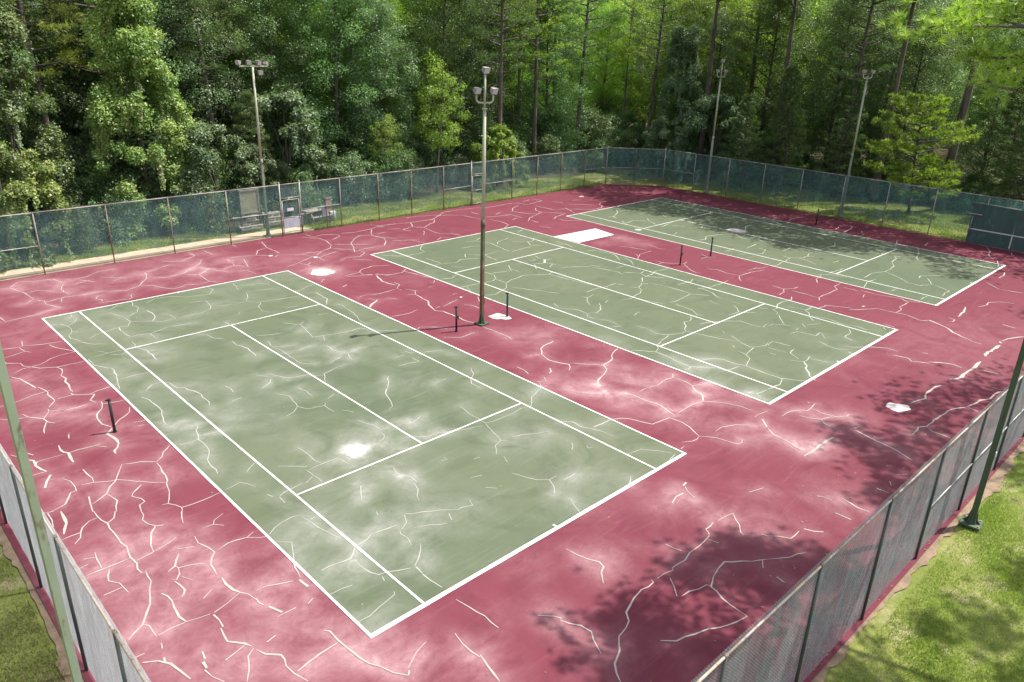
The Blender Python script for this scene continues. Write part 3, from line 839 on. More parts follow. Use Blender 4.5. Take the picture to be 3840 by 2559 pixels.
3 256,-2203 243,-2222 220,-2244 197,-2260
6 197,-2265 194,-2292
3 193,-2294 193,-2321 198,-2358
2 252,-2025 246,-2041
3 4,-2216 30,-2216 56,-2222
2 121,-2242 116,-2257
2 1,-2325 32,-2327 56,-2319 89,-2312 108,-2307 112,-2299
5 -61,-2300 -53,-2310 -54,-2340 -52,-2369 -49,-2391 -47,-2412 -42,-2434 -30,-2456 -21,-2483 -4,-2508
5 -4,-2508 5,-2499
3 -58,-2347 -96,-2349 -127,-2354 -152,-2360
3 -185,-2257 -177,-2280 -156,-2302 -156,-2317 -162,-2333 -160,-2360 -150,-2394
2 -160,-2253 -139,-2248
2 7,-2493 44,-2471 73,-2462
3 131,-2483 124,-2516 124,-2543 127,-2565
5 131,-2560 123,-2591 115,-2633
2 196,-2408 202,-2445 209,-2486 207,-2531
3 502,-2448 505,-2481 512,-2508 524,-2532 518,-2550 499,-2559 474,-2586
2 696,-2595 703,-2635
3 293,-2559 317,-2584 324,-2599
3 318,-2600 325,-2620 338,-2639 341,-2665 327,-2683 310,-2718
3 564,-2651 561,-2659 521,-2656 486,-2662 460,-2671 439,-2678 423,-2698 403,-2706 373,-2712 356,-2725 344,-2737 310,-2752 283,-2788
2 579,-2657 629,-2664 634,-2658 680,-2662 711,-2653 750,-2654 802,-2648 813,-2641 821,-2627 861,-2623
2 876,-2627 935,-2635 916,-2653 903,-2672 877,-2691 871,-2704
2 790,-2650 797,-2679
3 601,-2675 584,-2698 562,-2721
4 570,-2728 644,-2744 646,-2754 679,-2739 715,-2730 744,-2727 794,-2769 831,-2791
3 646,-2749 631,-2791 624,-2835 622,-2858
3 622,-2858 589,-2851 547,-2835 527,-2822 494,-2812 450,-2798 426,-2775
2 817,-2784 793,-2799
2 908,-2730 914,-2745
2 914,-2745 947,-2788 992,-2787
4 1010,-2791 1035,-2830
4 1139,-2813 1140,-2853
2 831,-2791 877,-2822 923,-2840
4 788,-2836 782,-2860"""
BLOBS=[(12.15,-1.3,1.36,0.9),(12.35,-0.97,0.69,2.0),(3.83,-17.34,1.04,0.7),(3.78,-17.3,0.39,4.5),(7.6,-7.67,0.83,0.55),(4.83,-9.07,0.58,0.6),(7.44,-10.25,0.58,0.4),(7.34,-7.77,0.33,0.6),(14.51,-14.31,1.07,0.6),(15.98,-16.76,0.88,0.6),(13.35,-13.97,0.87,0.5),(12.27,-18.44,1.08,0.5),(14.05,-19.94,0.94,0.5),(12.76,-22.32,1.01,0.5),(14.17,-19.07,0.96,0.5),(13.22,-23.48,0.86,0.45),(16.06,-22.57,0.95,0.4),(16.49,-25.51,0.93,0.5),(14.13,-26.07,0.71,0.8),(9.13,-24.83,0.51,0.9),(14.07,-24.96,1.01,0.35),(12.32,-20.71,0.88,0.45),(8.07,-14.89,0.76,0.4),(3.97,-21.87,0.79,0.6),(3.15,-21.15,0.68,0.7),(7.74,-22.46,0.87,0.4),(1.67,-21.24,0.76,0.75),(1.27,-19.74,0.8,0.5),(0.61,-19.86,0.67,0.5),(1.88,-13.0,0.87,0.45),(1.71,-10.41,0.95,0.4),(1.68,-6.55,1.07,0.5),(3.46,-12.76,0.9,0.3),(7.91,-19.66,1.07,0.4),(8.61,-20.26,0.8,0.4),(2.1,-22.7,0.52,0.6),(-2.38,-17.22,1.07,0.5),(-1.72,-18.68,1.02,0.6),(-1.23,-20.52,1.06,0.6),(-3.34,-18.45,0.79,0.5),(-0.8,-21.46,0.62,0.5),(-2.92,-20.1,1.05,0.5),(-1.58,-22.61,0.87,0.6),(-0.38,-23.84,0.85,0.8),(-0.07,-24.86,0.55,0.7),(1.4,-25.45,0.47,0.7),(-2.88,-22.19,0.87,0.5),(3.09,-25.99,0.48,0.6),(3.1,-26.82,0.57,0.4),(5.29,-25.32,0.64,0.5),(3.82,-24.22,0.63,0.3),(12.24,-28.1,1.04,0.4),(9.64,-27.12,1.08,0.35),(8.97,-26.02,0.71,0.3),(-1.59,-7.61,1.01,0.45),(-2.3,-9.43,1.11,0.55),(-2.18,-5.78,1.06,0.4),(-1.32,-9.88,0.78,0.4),(3.82,4.08,2.84,0.4),(8.89,0.99,2.76,0.4),(0.55,4.96,2.38,0.4),(7.67,4.91,2.72,0.35),(18.22,1.3,2.82,0.25),(-0.58,-1.26,2.03,0.4),(12.96,1.86,2.2,0.35),(15.32,-5.03,1.75,0.3),(30.06,-6.04,0.87,0.9),(29.9,-7.63,1.07,0.6),(28.21,-6.34,0.79,0.5),(26.69,-26.25,3.09,0.3),(30.47,-26.81,2.71,0.25),(1.33,-2.83,1.18,0.4),(3.61,-2.07,1.22,0.35),(6.16,-2.69,1.23,0.3),(17.24,2.05,1.54,0.3),(42.83,-6.71,1.99,0.1),(0.62,-23.61,0.68,0.4),(-0.51,-22.59,0.59,0.4),(7.93,-24.85,0.59,0.3)]
# ------------------------------------------------ court surface
CR = []
for ln in CRACKS.strip().split('\n'):
    t = ln.split(); CR.append((float(t[0])/100, np.array([[float(a) for a in q.split(',')] for q in t[1:]])/100))
# wiggle every crack line a little between its traced points
def densify(P, step=.2, amp=.018):
    out = [P[0]]
    for a, b in zip(P[:-1], P[1:]):
        L = np.hypot(*(b-a)); n = max(1, int(L/step)); nrm = np.array([-(b-a)[1], (b-a)[0]])/max(L, 1e-6)
        for k in range(1, n+1):
            q = a+(b-a)*k/n
            if k < n: q = q + nrm*rng.normal()*min(amp, L*.06)
            out.append(q)
    return np.array(out)
CR = [(w_, densify(P)) for w_, P in CR]
SEG = np.concatenate([np.concatenate([P[:-1], P[1:]], 1) for w_, P in CR])
COURTS = [(0., 0.), (15.9325, .016), (31.832, .09)]
RG = [(4.5, -16, 8, 12, .66), (14.2, -20.5, 3.3, 7, 1.15), (-1.5, -18, 4, 12, .58), (-1.5, -25, 4, 4, .7), (3, 3, 10, 6, .48), (8, -27, 9, 4, .45), (18, -26, 6, 5, .5)]   # where the paint is washed out
def wear(X, Y):
    P = np.stack([X, Y], 1); d2 = np.full(len(P), 9., np.float64)
    for i in range(0, len(SEG)):
        a = SEG[i, :2]; b = SEG[i, 2:]
        lo = np.minimum(a, b)-1.1; hi = np.maximum(a, b)+1.1
        m = np.where((P[:, 0] > lo[0]) & (P[:, 0] < hi[0]) & (P[:, 1] > lo[1]) & (P[:, 1] < hi[1]))[0]
        if len(m) == 0: continue
        q = P[m]; ab = b-a; t = np.clip(((q-a)@ab)/max(ab@ab, 1e-9), 0, 1)[:, None]
        dd = ((q-a-t*ab)**2).sum(1); d2[m] = np.minimum(d2[m], dd)
    W = np.zeros(len(P))
    for x, y, sx, sy, a in RG: W = np.maximum(W, a*np.exp(-((X-x)/sx)**2-((Y-y)/sy)**2))
    lo = (np.sin(X*.83+1.7*np.sin(Y*.47+.6))+np.sin(Y*.91+1.9*np.sin(X*.39+2.))+np.sin((X+Y)*1.45+1.3*np.sin(X*.9-Y*.7)))/3
    st_ = np.sin(X*2.9-Y*1.2+2.2*np.sin(Y*.8+X*.3))*np.sin(Y*2.1+1.5*np.sin(X*1.1))
    h = np.clip(.55+.75*lo, 0, 1.35)
    W = W*(.10+h*(.95*np.exp(-d2/.20**2)+.60*np.exp(-d2/.50**2))+.42*np.clip(lo+.55*st_+.1, 0, 1.2))+.03
    for x, y, r, a in BLOBS: W = W + .66*a*np.exp(-(((X-x)**2+(Y-y)**2)/r**2)**1.3)
    return W
def grid_sheet(name, x0, x1, y0, y1, step, z, mat, cut=None, parent=None):
    nx = int((x1-x0)/step)+1; ny = int((y1-y0)/step)+1
    xs = np.linspace(x0, x1, nx); ys = np.linspace(y0, y1, ny); X, Y = np.meshgrid(xs, ys); X = X.ravel(); Y = Y.ravel()
    idx = np.arange(nx*ny).reshape(ny, nx)
    F = np.stack([idx[:-1, :-1], idx[:-1, 1:], idx[1:, 1:], idx[1:, :-1]], -1).reshape(-1, 4)
    if cut is not None:
        out = np.zeros(len(X), bool)
        for a, b, c in cut:                                    # keep a x + b y <= c
            d = a*X+b*Y-c; o = d > 0; out |= o
            X = np.where(o, X-d*a/(a*a+b*b), X); Y = np.where(o, Y-d*b/(a*a+b*b), Y)
        F = F[~out[F].all(1)]
    W = wear(X, Y)
    me = np_mesh(name, np.stack([X, Y, np.full(len(X), z)], 1), F, W, 'wear')
    o = link(name, me, mat, parent); tag(o, kind='structure'); return o
RX0, RX1, RY0, RY1 = -4.52, 47.25, -30.32, 6.62
red = grid_sheet('court_surround', RX0, RX1, RY0, RY1, .15, 0, M['red'], [(1, 1, RX1+2.95), (-1, -1, -(RX0+RY0+3)), (-1, 1, -RX0+3.4), (1, -1, RX1-RY0-3.1)])
sides = MB(); rim = [(RX0, RY0+3), (RX0+3, RY0), (RX1-3.1, RY0), (RX1, RY0+3.1), (RX1, 2.95), (RX1-3.67, RY1), (RX0+3.4-.05, RY1), (RX0, RY1-3.4)]
for i in range(8):
    a = rim[i]; b = rim[(i+1) % 8]; sides.add([(*a, -.12), (*b, -.12), (*b, -.001), (*a, -.001)], [(0, 1, 2, 3)])
sides.obj('slab_edge', M['dirt'], red)
LW = .05
def strip(x0, y0, x1, y1, wd, z, name, par):
    L = math.hypot(x1-x0, y1-y0); n = max(2, int(L/.5)); nx, ny = -(y1-y0)/L*wd/2, (x1-x0)/L*wd/2; vs = []
    for i in range(n+1):
        t = i/n; x = x0+(x1-x0)*t; y = y0+(y1-y0)*t
        j1 = rng.normal()*.003; j2 = rng.normal()*.003
        vs += [(x+nx+j1, y+ny+j1, z), (x-nx+j2, y-ny+j2, z)]
    return MB().add(vs, [(2*i+1, 2*i+3, 2*i+2, 2*i) for i in range(n)]).obj(name, M['line'], par)
for cx, cy in COURTS:
    g = grid_sheet('tennis_court', cx, cx+10.97, cy-23.77, cy, .15, .004, M['green'])
    z = .013; a, b, c, d = cx, cx+10.97, cy-23.77, cy; h = .04
    for (x0, y0, x1, y1, wd) in [(a, c, a, d, .06), (b, c, b, d, .06), (a-h*.75, c, b+h*.75, c, .11), (a-.03, d, b+.03, d, .07)]: strip(x0, y0, x1, y1, wd, z+.001*(x0 == x1), 'court_line', g)
    z2 = .0115
    for (x0, y0, x1, y1, wd) in [(a+1.37, c, a+1.37, d, .055), (b-1.37, c, b-1.37, d, .055)]: strip(x0, y0, x1, y1, wd, z2, 'court_line', g)
    for (x0, y0, x1, y1, wd) in [(a+1.37, d-5.485, b-1.37, d-5.485, .055), (a+1.37, c+5.485, b-1.37, c+5.485, .055)]: strip(x0, y0, x1, y1, wd, z2+.003, 'court_line', g)
    m = (a+b)/2; strip(m, c+5.485, m, d-5.485, .055, z2-.001, 'court_line', g)
    strip(m, c, m, c+.16, .06, z2, 'centre_mark', g); strip(m, d-.13, m, d, .05, z2, 'centre_mark', g)
def in_green(p): return any(cx < p[0] < cx+10.97 and cy-23.77 < p[1] < cy for cx, cy in COURTS)
def ribbon(P, wd, z):
    T = np.gradient(P, axis=0); T /= np.maximum(np.linalg.norm(T, axis=1)[:, None], 1e-6); N = np.stack([-T[:, 1], T[:, 0]], 1)
    n = len(P); s = np.linspace(0, 1, n); Lp = np.linalg.norm(np.diff(P, axis=0), axis=1).sum(); tap = np.clip(np.minimum(s, 1-s)*Lp/.22+.4, 0, 1)
    if n < 4: tap[:] = .85
    ww = max(wd, .024)*.52*tap*(1+.22*np.sin(np.arange(n)*.9+rng.random()*6)+.14*rng.normal(size=n)); ww = np.clip(ww, max(wd, .024)*.26, wd*.85)[:, None]
    A = P+N*ww; B = P-N*ww*(.8+.4*rng.random((n, 1)))
    V = np.concatenate([A, B]); V = np.concatenate([V, np.full((2*n, 1), z)], 1)
    i = np.arange(n-1); F = np.stack([n+i, n+i+1, i+1, i], 1); return V, F
CR.sort(key=lambda c: -c[0]*np.linalg.norm(np.diff(c[1], axis=0), axis=1).sum())
def kind_of(p): return 'filler' if not in_green(p) else 'filler_worn' if p[0] < 11.2 else 'filler_green'
for mat, most in (('filler', 150), ('filler_green', 95), ('filler_worn', 45)):
    pieces = [c for c in CR if kind_of(c[1][len(c[1])//2]) == mat]
    VS = []; FS = []; k = 0
    par = red
    for i, (wd, P) in enumerate(pieces):
        z = .0075+.0004*(i % 7)
        V, F = ribbon(P, wd*(.62 if mat == 'filler_worn' else (.74 if P[0][0] < 12 else .9) if wd > .035 else 1.), z)
        if i < most:
            link('crack_filler', np_mesh('crack_filler', V, F), M[mat], par)
        else:
            VS.append(V); FS.append(F+k); k += len(V)
    o = link('fine_crack_filler', np_mesh('fine_crack_filler', np.concatenate(VS), np.concatenate(FS)), M[mat], par); tag(o, kind='stuff')
def blotch(name, x, y, rx, ry, z, mat, ang=0, rough=.10, n=40, label=None):
    ph = rng.random(4)*6; vs = [(x, y, z)]
    for k in range(n):
        a = 2*math.pi*k/n; r = 1+rough*(math.sin(2*a+ph[0])*.5+math.sin(3*a+ph[1])*.5+math.sin(5*a+ph[2])*.4+math.sin(9*a+ph[3])*.2)
        u, v = rx*r*math.cos(a), ry*r*math.sin(a); vs.append((x+u*math.cos(ang)-v*math.sin(ang), y+u*math.sin(ang)+v*math.cos(ang), z))
    o = MB().add(vs, [(0, k+1, (k+1) % n+1) for k in range(n)]).obj(name, M[mat], red)
    if label: o['label'] = label
    return o
blotch('repair_patch', 12.2, -1.25, .58, .62, .011, 'patch', .7, .12, label='bright round white repair patch on the pale red surface')
blotch('repair_patch', 14.7, -11.71, .36, .44, .011, 'patch', .8, .22, label='white repair patch at the foot of the slim net post')
blotch('repair_patch', 19.09, -26.78, .32, .40, .011, 'patch', .5, .2, label='round white repair patch on the shaded red apron')
blotch('repair_patch', 37.74, -9.5, .52, .62, .0125, 'patch', .5, .1, label='oval white repair patch on the centre line of the farthest court')
for x, y, r in ((37.95, 4.1, .2), (32.67, -5.4, .22), (15.1, -8.63, .07), (11.62, 3.06, .11), (13.33, 1.35, .12)): blotch('repair_spot', x, y, r, r, .011, 'patch')
MB().add([(26.93, -3.32, .010), (30.67, -3.50, .010), (30.36, -5.30, .010), (27.08, -5.28, .010)], [(3, 2, 1, 0)]).obj('white_rectangle', M['white'], red)

# ------------------------------------------------ ground around
def poly_sheet(name, pts, z, mat, kind='structure'):
    o = MB().add([(x, y, z) for x, y in pts], [tuple(range(len(pts)))]).obj(name, M[mat]); tag(o, kind=kind); return o
poly_sheet('lawn', [(-300, -300), (300, -300), (300, 300), (-300, 300)], -.06, 'lawn')
ff = [(-200, 200), (-200, 10.5)]
for i in range(45): ff.append((-20+i*1.72, 10.0+.7*math.sin(i*1.3)+.5*math.sin(i*.57)+(1.2 if i > 20 else 0)))
for i in range(24): ff.append((56.5+.9*math.sin(i*1.1)+.6*math.sin(i*.5), 9-i*1.7))
ff += [(62, -45), (200, -60), (200, 200)]
poly_sheet('forest_floor', ff, -.045, 'litter')
# worn dirt strips at the foot of the fences
def dirt_strip(pts, sg=1, name='dirt_strip', z=-.03, mat='dirt'):
    P = densify(np.array(pts, float), .18, .01); n = len(P); T = np.gradient(P, axis=0); T /= np.linalg.norm(T, axis=1)[:, None]; N = np.stack([-T[:, 1], T[:, 0]], 1)
    i_ = np.arange(n); wv = .05+.07*np.sin(i_*.21)+.08*np.sin(i_*.067+1)+.05*np.sin(i_*.73)+.03*rng.normal(size=n); wv = np.clip(wv, -.05, .4)[:, None]
    O_, I_ = P+N*sg*wv, P-N*sg*.3; V = np.concatenate([O_, I_] if sg > 0 else [I_, O_]); V = np.concatenate([V, np.full((2*n, 1), z)], 1); i = np.arange(n-1)
    o = link(name, np_mesh(name, V, np.stack([n+i, n+i+1, i+1, i], 1)), M[mat]); tag(o, kind='structure')
dirt_strip([(-4.68, -27.4), (-4.68, 4)])
dirt_strip([(-1.4, -30.44), (47, -30.44)], -1)
dirt_strip([(47.2, 6.66), (16.4, 6.66)], -1)
# concrete walk outside the far fence, its slabs one by one
walk = empty('walkway'); tag(walk, kind='structure')
MB().add([(-40, 6.6, -.035), (13.6, 6.6, -.035), (13.6, 8.16, -.035), (-40, 8.16, -.035)], [(0, 1, 2, 3)]).obj('walk_bed', M['dirt'], walk)
xs = np.arange(13.55, -26, -3.02)
for x1, x0 in zip(xs[:-1], xs[1:]):
    MB().box(((x0+x1)/2, 7.50, -.005+.004*rng.normal()), (3.0, 1.22, .09)).obj('slab', M['concrete'], walk)
def prism(pts, z0, z1): 
    n = len(pts); m = MB(); m.add([(x, y, z0) for x, y in pts]+[(x, y, z1) for x, y in pts], [tuple(range(n-1, -1, -1)), tuple(range(n, 2*n))]+[(k, (k+1) % n, n+(k+1) % n, n+k) for k in range(n)]); return m
prism([(13.57, 6.9), (16.35, 6.72), (16.5, 7.2), (15.6, 8.1), (13.57, 8.12)], -.05, .035).obj('slab', M['concrete'], walk)
prism([(-30, 6.66), (13.5, 6.66), (13.5, 6.86), (-30, 6.86)], -.05, .0).obj('kerb', M['concrete'], walk)

# ------------------------------------------------ fences
H = 3.0
def fence(label, runs, out, post_mat, rail_mat, wire_mat, scr_mat, mids=(), heavy=(), low=.12, fold=.05, wire_r=.0022, gates=()):
    """runs: list of lists of (x, y) post positions, joined end to end; out: side the fabric hangs on (+1 left of travel)"""
    root = empty('chain_link_fence', (runs[0][0], runs[0][1], 0)); tag(root, label, 'fence')
    o0 = Vector(root.location)
    def loc(x, y, z): return (x-o0.x, y-o0.y, z)
    pm = {}
    for i, (x, y) in enumerate(runs):
        hv = i in heavy; key = hv
        if key not in pm:
            r = .042 if hv else .03; m = MB(); m.tube([(0, 0, -.1), (0, 0, H+(.10 if hv else -.02))], r, 10)
            if hv: m.tube([(0, 0, H+.10), (0, 0, H+.13), (0, 0, H+.16)], [r*1.25, r*1.1, .005], 10)
            pm[key] = m.mesh('post', True); pm[key].materials.append(post_mat if not hv else (M['galv'] if post_mat is not M['darkpost'] else post_mat))
        p = link('post', pm[key], None, root); p.location = loc(x, y, 0)
    wires = MB(); wv = []; wf = []
    for i in range(len(runs)-1):
        a = Vector((*runs[i], 0)); b = Vector((*runs[i+1], 0)); L = (b-a).length; t = (b-a)/L; n = Vector((-t.y, t.x, 0))*out
        m = MB(); m.tube([Vector(loc(*(a-t*.0).xy, H)), Vector(loc(*(b+t*.0).xy, H))], .022, 8)
        for e in (a, b): m.tube([Vector(loc(*(e-t*.04).xy, H)), Vector(loc(*(e+t*.04).xy, H))], .030, 8)
        m.obj('top_rail', rail_mat, root, True)
        if i in mids: MB().tube([loc(*a.xy, 1.42), loc(*b.xy, 1.42)], .02, 8).obj('mid_rail', M['galv'], root, True)
        if i in gates: continue
        # wires: two crossing families of straight strands, clipped to the bay
        z0, z1 = low*.3, H+(.10 if wire_r > .0025 else .065); hh = z1-z0; pitch = .062; k = .95
        for fam in (1, -1):
            s = -hh*k+rng.random()*pitch
            while s < L:
                s0, s1 = s, s+hh*k; ta = 0.; tb = 1.
                if s0 < 0: ta = -s0/(s1-s0)
                if s1 > L: tb = (L-s0)/(s1-s0)
                if tb > ta:
                    za, zb = z0+hh*ta, z0+hh*tb; xa, xb = s0+(s1-s0)*ta, s0+(s1-s0)*tb
                    if fam < 0: xa, xb = L-xa, L-xb
                    off = n*(.030+.003*fam)
                    pa = a+t*xa+off+Vector((0, 0, za)); pb = b*0+a+t*xb+off+Vector((0, 0, zb))
                    d = (pb-pa).normalized(); u = d.cross(n).normalized()*wire_r; v = n*wire_r
                    base = len(wv)
                    for q in (pa, pb):
                        for w_ in (u, -.5*u+.87*v, -.5*u-.87*v): r = q+w_; wv.append((r.x-o0.x, r.y-o0.y, r.z))
                    wf += [(base, base+1, base+4, base+3), (base+1, base+2, base+5, base+4), (base+2, base, base+3, base+5)]
                s += pitch
        # windscreen cloth of this bay: hangs in soft folds
        nu, nv = 28, 12; vs = []; ph = rng.random(6)*6.28; am = fold*(.7+.6*rng.random())
        for iv in range(nv+1):
            fz = iv/nv
            for iu in range(nu+1):
                fu = iu/nu; sagb = low+.10*math.sin(math.pi*fu)*(.4+rng.random()*.1)+.05*math.sin(fu*9+ph[0])
                z = sagb+(H-.05-sagb)*fz
                d = .055+am*(math.sin(fu*13+ph[1]+fz*2.2)*.5+math.sin(fu*29+ph[2]-fz*3)*.25+.8*math.sin(math.pi*fu)*(1-fz))*(1-fz**3)+.01
                p = a+t*(L*(.004+.992*fu))+n*max(d, .04); vs.append((p.x-o0.x, p.y-o0.y, z))
        fs = [(iv*(nu+1)+iu, iv*(nu+1)+iu+1, (iv+1)*(nu+1)+iu+1, (iv+1)*(nu+1)+iu) for iv in range(nv) for iu in range(nu)]
        MB().add(vs, fs).obj('windscreen', scr_mat, root, True)
    o = link('wire_mesh', np_mesh('wire_mesh', wv, wf), wire_mat, root); tag(o, kind='stuff')
    return root
farx = [-1.3, 1.72, 4.88, 7.91, 11.03, 14.19, 15.47, 18.17, 20.96, 23.57, 26.29, 28.79, 30.05, 32.8, 35.45, 38.14, 40.95, 43.7]
far = [(-4.4, 3.4), (-2.85, 4.95)]+[(x, 6.53) for x in farx]+[(45.4, 4.85), (47.08, 3.14)]
fence('long rusty-posted fence with dark teal mesh in front of the woods and the gates', far, 1, M['rusty'], M['rustrail'], M['wiredark'], M['scr_far'], mids=(2, 6, 8, 12, 14, 18, 19, 20), heavy=(2, 7, 8, 13, 14, 19, 21), gates=(7, 13), low=.42)
ry = [3.14, .19, -2.9, -5.9, -8.9, -12, -15.03, -18, -21, -24, -27.2]
fence('grey-railed fence with dark teal mesh beside the farthest court and practice board', [(47.08, y) for y in ry], 1, M['galv'], M['galv'], M['wiredark'], M['scr_right'], mids=(0,), heavy=(), low=.55)
nx_ = [44.0]+[11.01+3.03*k for k in range(10, -1, -1)]+[7.98, 4.95, 1.9, -1.3]
fence('near fence with dark posts and torn faded aqua cloth, along the shaded apron', [(47.08, -27.2)]+[(x, -30.26) for x in nx_], -1, M['darkpost'], M['rustrail'], M['wirebright'], M['scr_near'], mids=(9, 10, 11), heavy=(), low=.16, fold=.12, wire_r=.0026)
ly = [-27.2, -23.96, -20.94, -17.86, -14.8, -11.75, -8.7, -5.6, -2.6, .4, 3.4]
fence('fence with pale grey cloth and rusty top rail beside the nearest court', [(-1.3, -30.26), (-4.42, -27.2)]+[(-4.42, y) for y in ly[1:]], -1, M['darkpost'], M['rustrail'], M['wirebright'], M['scr_left'], low=.12, fold=.09, wire_r=.0028)

def gate(x0, x1, y, label, panel=True):
    r = empty('fence_gate', (x0, y, 0)); tag(r, label, 'gate'); W_ = x1-x0; g = .10
    fr = MB(); a, b, zt = g, W_-g, 2.08
    fr.tube([(a, 0, .12), (a, 0, zt)], .024, 8).tube([(b, 0, .12), (b, 0, zt)], .024, 8).tube([(a, 0, zt), (b, 0, zt)], .024, 8).tube([(a, 0, .12), (b, 0, .12)], .024, 8)
    fr.obj('gate_frame', M['rustrail'] if panel else M['galv'], r, True)
    MB().tube([(a, 0, 1.06), (b, 0, 1.06)], .02, 8).obj('cross_bar', M['galv'], r, True)
    MB().tube([(0, 0, 2.2), (W_, 0, 2.2)], .022, 8).obj('header_rail', M['galv'], r, True)
    for z in (.5, 1.1, 1.7): MB().box((.055, 0, z), (.07, .05, .06)).obj('hinge', M['galv'], r)
    MB().box((W_-.06, -.03, 1.15), (.10, .06, .08)).obj('latch', M['galv'], r)
    nu = int(W_/.06); wv = MB()
    for z0_, z1_ in (((1.08, 2.06)), (2.22, 2.98)) if panel else ((.14, 2.06), (2.22, 2.98)):
        h = z1_-z0_
        for fam in (0, 1):
            s = -h
            while s < W_:
                ta = max(0, -s/h); tb = min(1, (W_-s)/h)
                if tb > ta:
                    xa, xb = s+h*ta, s+h*tb
                    if fam: xa, xb = W_-xa, W_-xb
                    wv.tube([(xa, .02, z0_+h*ta), (xb, .02, z0_+h*tb)], .0025, 3, False)
                s += .06
    o = wv.obj('wire_mesh', M['wiredark'], r); o['kind'] = 'stuff'
    nb = 8
    def cloth(za, zb):
        MB().add([(a, .05, za), (b, .05, za), (b, .05, zb), (a, .05, zb)], [(0, 1, 2, 3)]).obj('windscreen', M['scr_far'], r)
    cloth(1.1 if panel else .5, 2.05); cloth(2.24, 2.95)
    if panel:
        MB().box((W_/2, -.005, .72), (W_-2*g-.06, .015, .60)).obj('kick_panel', M['sheet'], r)
        MB().box((W_/2-.05, -.04, 1.52), (.42, .012, .17)).obj('sign_plate', M['white'], r)
    return r
gate(14.19, 15.47, 6.53, 'gate with a grey lower panel and small white plate near the benches')
gate(28.79, 30.05, 6.53, 'plain grey-framed mesh gate behind the middle light pole', False)

# ------------------------------------------------ light poles
def lamp(par, x, y, z, yaw, tilt=.45, mat='lamp'):
    m = Matrix.Translation((x, y, z)) @ Matrix.Rotation(yaw, 4, 'Z') @ Matrix.Rotation(tilt, 4, 'Y')
    prof = [(-.10, .075, .062), (-.017, .104, .083), (.083, .133, .104), (.125, .146, .117)]
    vs = []; fs = []
    for px, hy, hz in prof: vs += [m @ Vector((px, sy*hy, sz*hz)) for sy, sz in ((-1, -1), (1, -1), (1, 1), (-1, 1))]
    for i in range(3):
        for k in range(4): fs.append((4*i+k, 4*i+(k+1) % 4, 4*i+4+(k+1) % 4, 4*i+4+k))
    fs.append((3, 2, 1, 0))
    o = MB().add(vs, fs).obj('lamp_head', M[mat], par)
    e = [m @ Vector((.121, sy*.132, sz*.104)) for sy, sz in ((-1, -1), (1, -1), (1, 1), (-1, 1))]
    MB().add(e, [(0, 1, 2, 3)]).obj('lens', M['lens'], o)
    MB().box(m @ Vector((-.03, 0, -.12)), (.05, .05, .10)).obj('bracket', M['galv'], o)
    return o
def light_pole(x, y, label, style, base_mat, low_mat, up_mat, split=4.25, top=10.0, yaw=0., rl=.095):
    r = empty('light_pole', (x, y, 0)); tag(r, label, 'light pole', 'tall light poles around the courts')
    MB().box((0, 0, .035), (.46, .46, .05), .1).obj('base_plate', M[base_mat], r)
    gm = MB()
    for k in range(4):
        a = math.pi/2*k+.1; c, s = math.cos(a), math.sin(a); px, py = -s*.012, c*.012
        tri = [(.07*c, .07*s, .06), (.21*c, .21*s, .06), (.12*c, .12*s, .16), (.075*c, .075*s, .42)]
        gm.add([(q[0]+px, q[1]+py, q[2]) for q in tri]+[(q[0]-px, q[1]-py, q[2]) for q in tri], [(0, 1, 2, 3), (7, 6, 5, 4), (0, 4, 5, 1), (1, 5, 6, 2), (2, 6, 7, 3), (3, 7, 4, 0)])
    gm.tube([(0, 0, .05), (0, 0, .20), (0, 0, .45)], [.15, .115, .085], 4, True, math.pi/4+.1)
    gm.obj('base_flare', M[base_mat], r)
    for k in range(4):
        a = math.pi/2*k+math.pi/4+.1; MB().tube([(.25*math.cos(a), .25*math.sin(a), .04), (.25*math.cos(a), .25*math.sin(a), .09)], .02, 6).obj('bolt', M['galv'], r)
    MB().tube([(0, 0, .4), (0, 0, split)], [rl, rl*.9], 4, True, math.pi/4+.1).obj('lower_shaft', M[low_mat], r)
    MB().tube([(0, 0, split-.05), (0, 0, split+.06), (0, 0, split+.25)], [.096, .096, .07], 10).obj('collar', M[low_mat], r, True)
    if style == 'tee':
        MB().tube([(0, 0, split), (0, 0, top)], [.075, .055], 12).obj('upper_shaft', M[up_mat], r, True)
        MB().box((.04, 0, top+.05), (1.6, .07, .07)).obj('cross_arm', M[up_mat], r)
        for lx, ly_, lz, yw in ((-.76, 0, .25, 3.4), (-.23, 0, .26, -1.5), (.34, 0, .25, -1.2), (.76, .05, .20, .9), (.34, -.1, -.26, -1.4)): lamp(r, lx, ly_, top+lz, yw, .3)
    else:
        zc = top-1.25
        MB().tube([(0, 0, split), (0, 0, zc)], [.075, .062], 12).obj('upper_shaft', M[up_mat], r, True)
        MB().tube([(0, 0, zc-.02), (0, 0, zc+.03)], .10, 12).obj('flange', M[up_mat], r, True)
        zt = top+.0 if style == 'trident' else zc+.35
        MB().tube([(0, 0, zc), (0, 0, zt)], .042, 10).obj('mast', M[up_mat], r, True)
        c, s = math.cos(yaw), math.sin(yaw)
        for sg in (-1, 1):
            pts = [(0, 0)]+[(.19+.13*math.sin(t), .13-.13*math.cos(t)) for t in (0, .4, .8, 1.2, 1.57)]+[(.32, .32)]
            MB().tube([(sg*u*c, sg*u*s, zc+.22+v) for u, v in pts], .034, 8).obj('side_arm', M[up_mat], r, True)
            lamp(r, sg*.32*c, sg*.32*s, zc+.22+.32+.14, yaw-1.0, .4)
        if style == 'trident': lamp(r, 0, 0, zt+.16, yaw-1.0, .4)
    return r
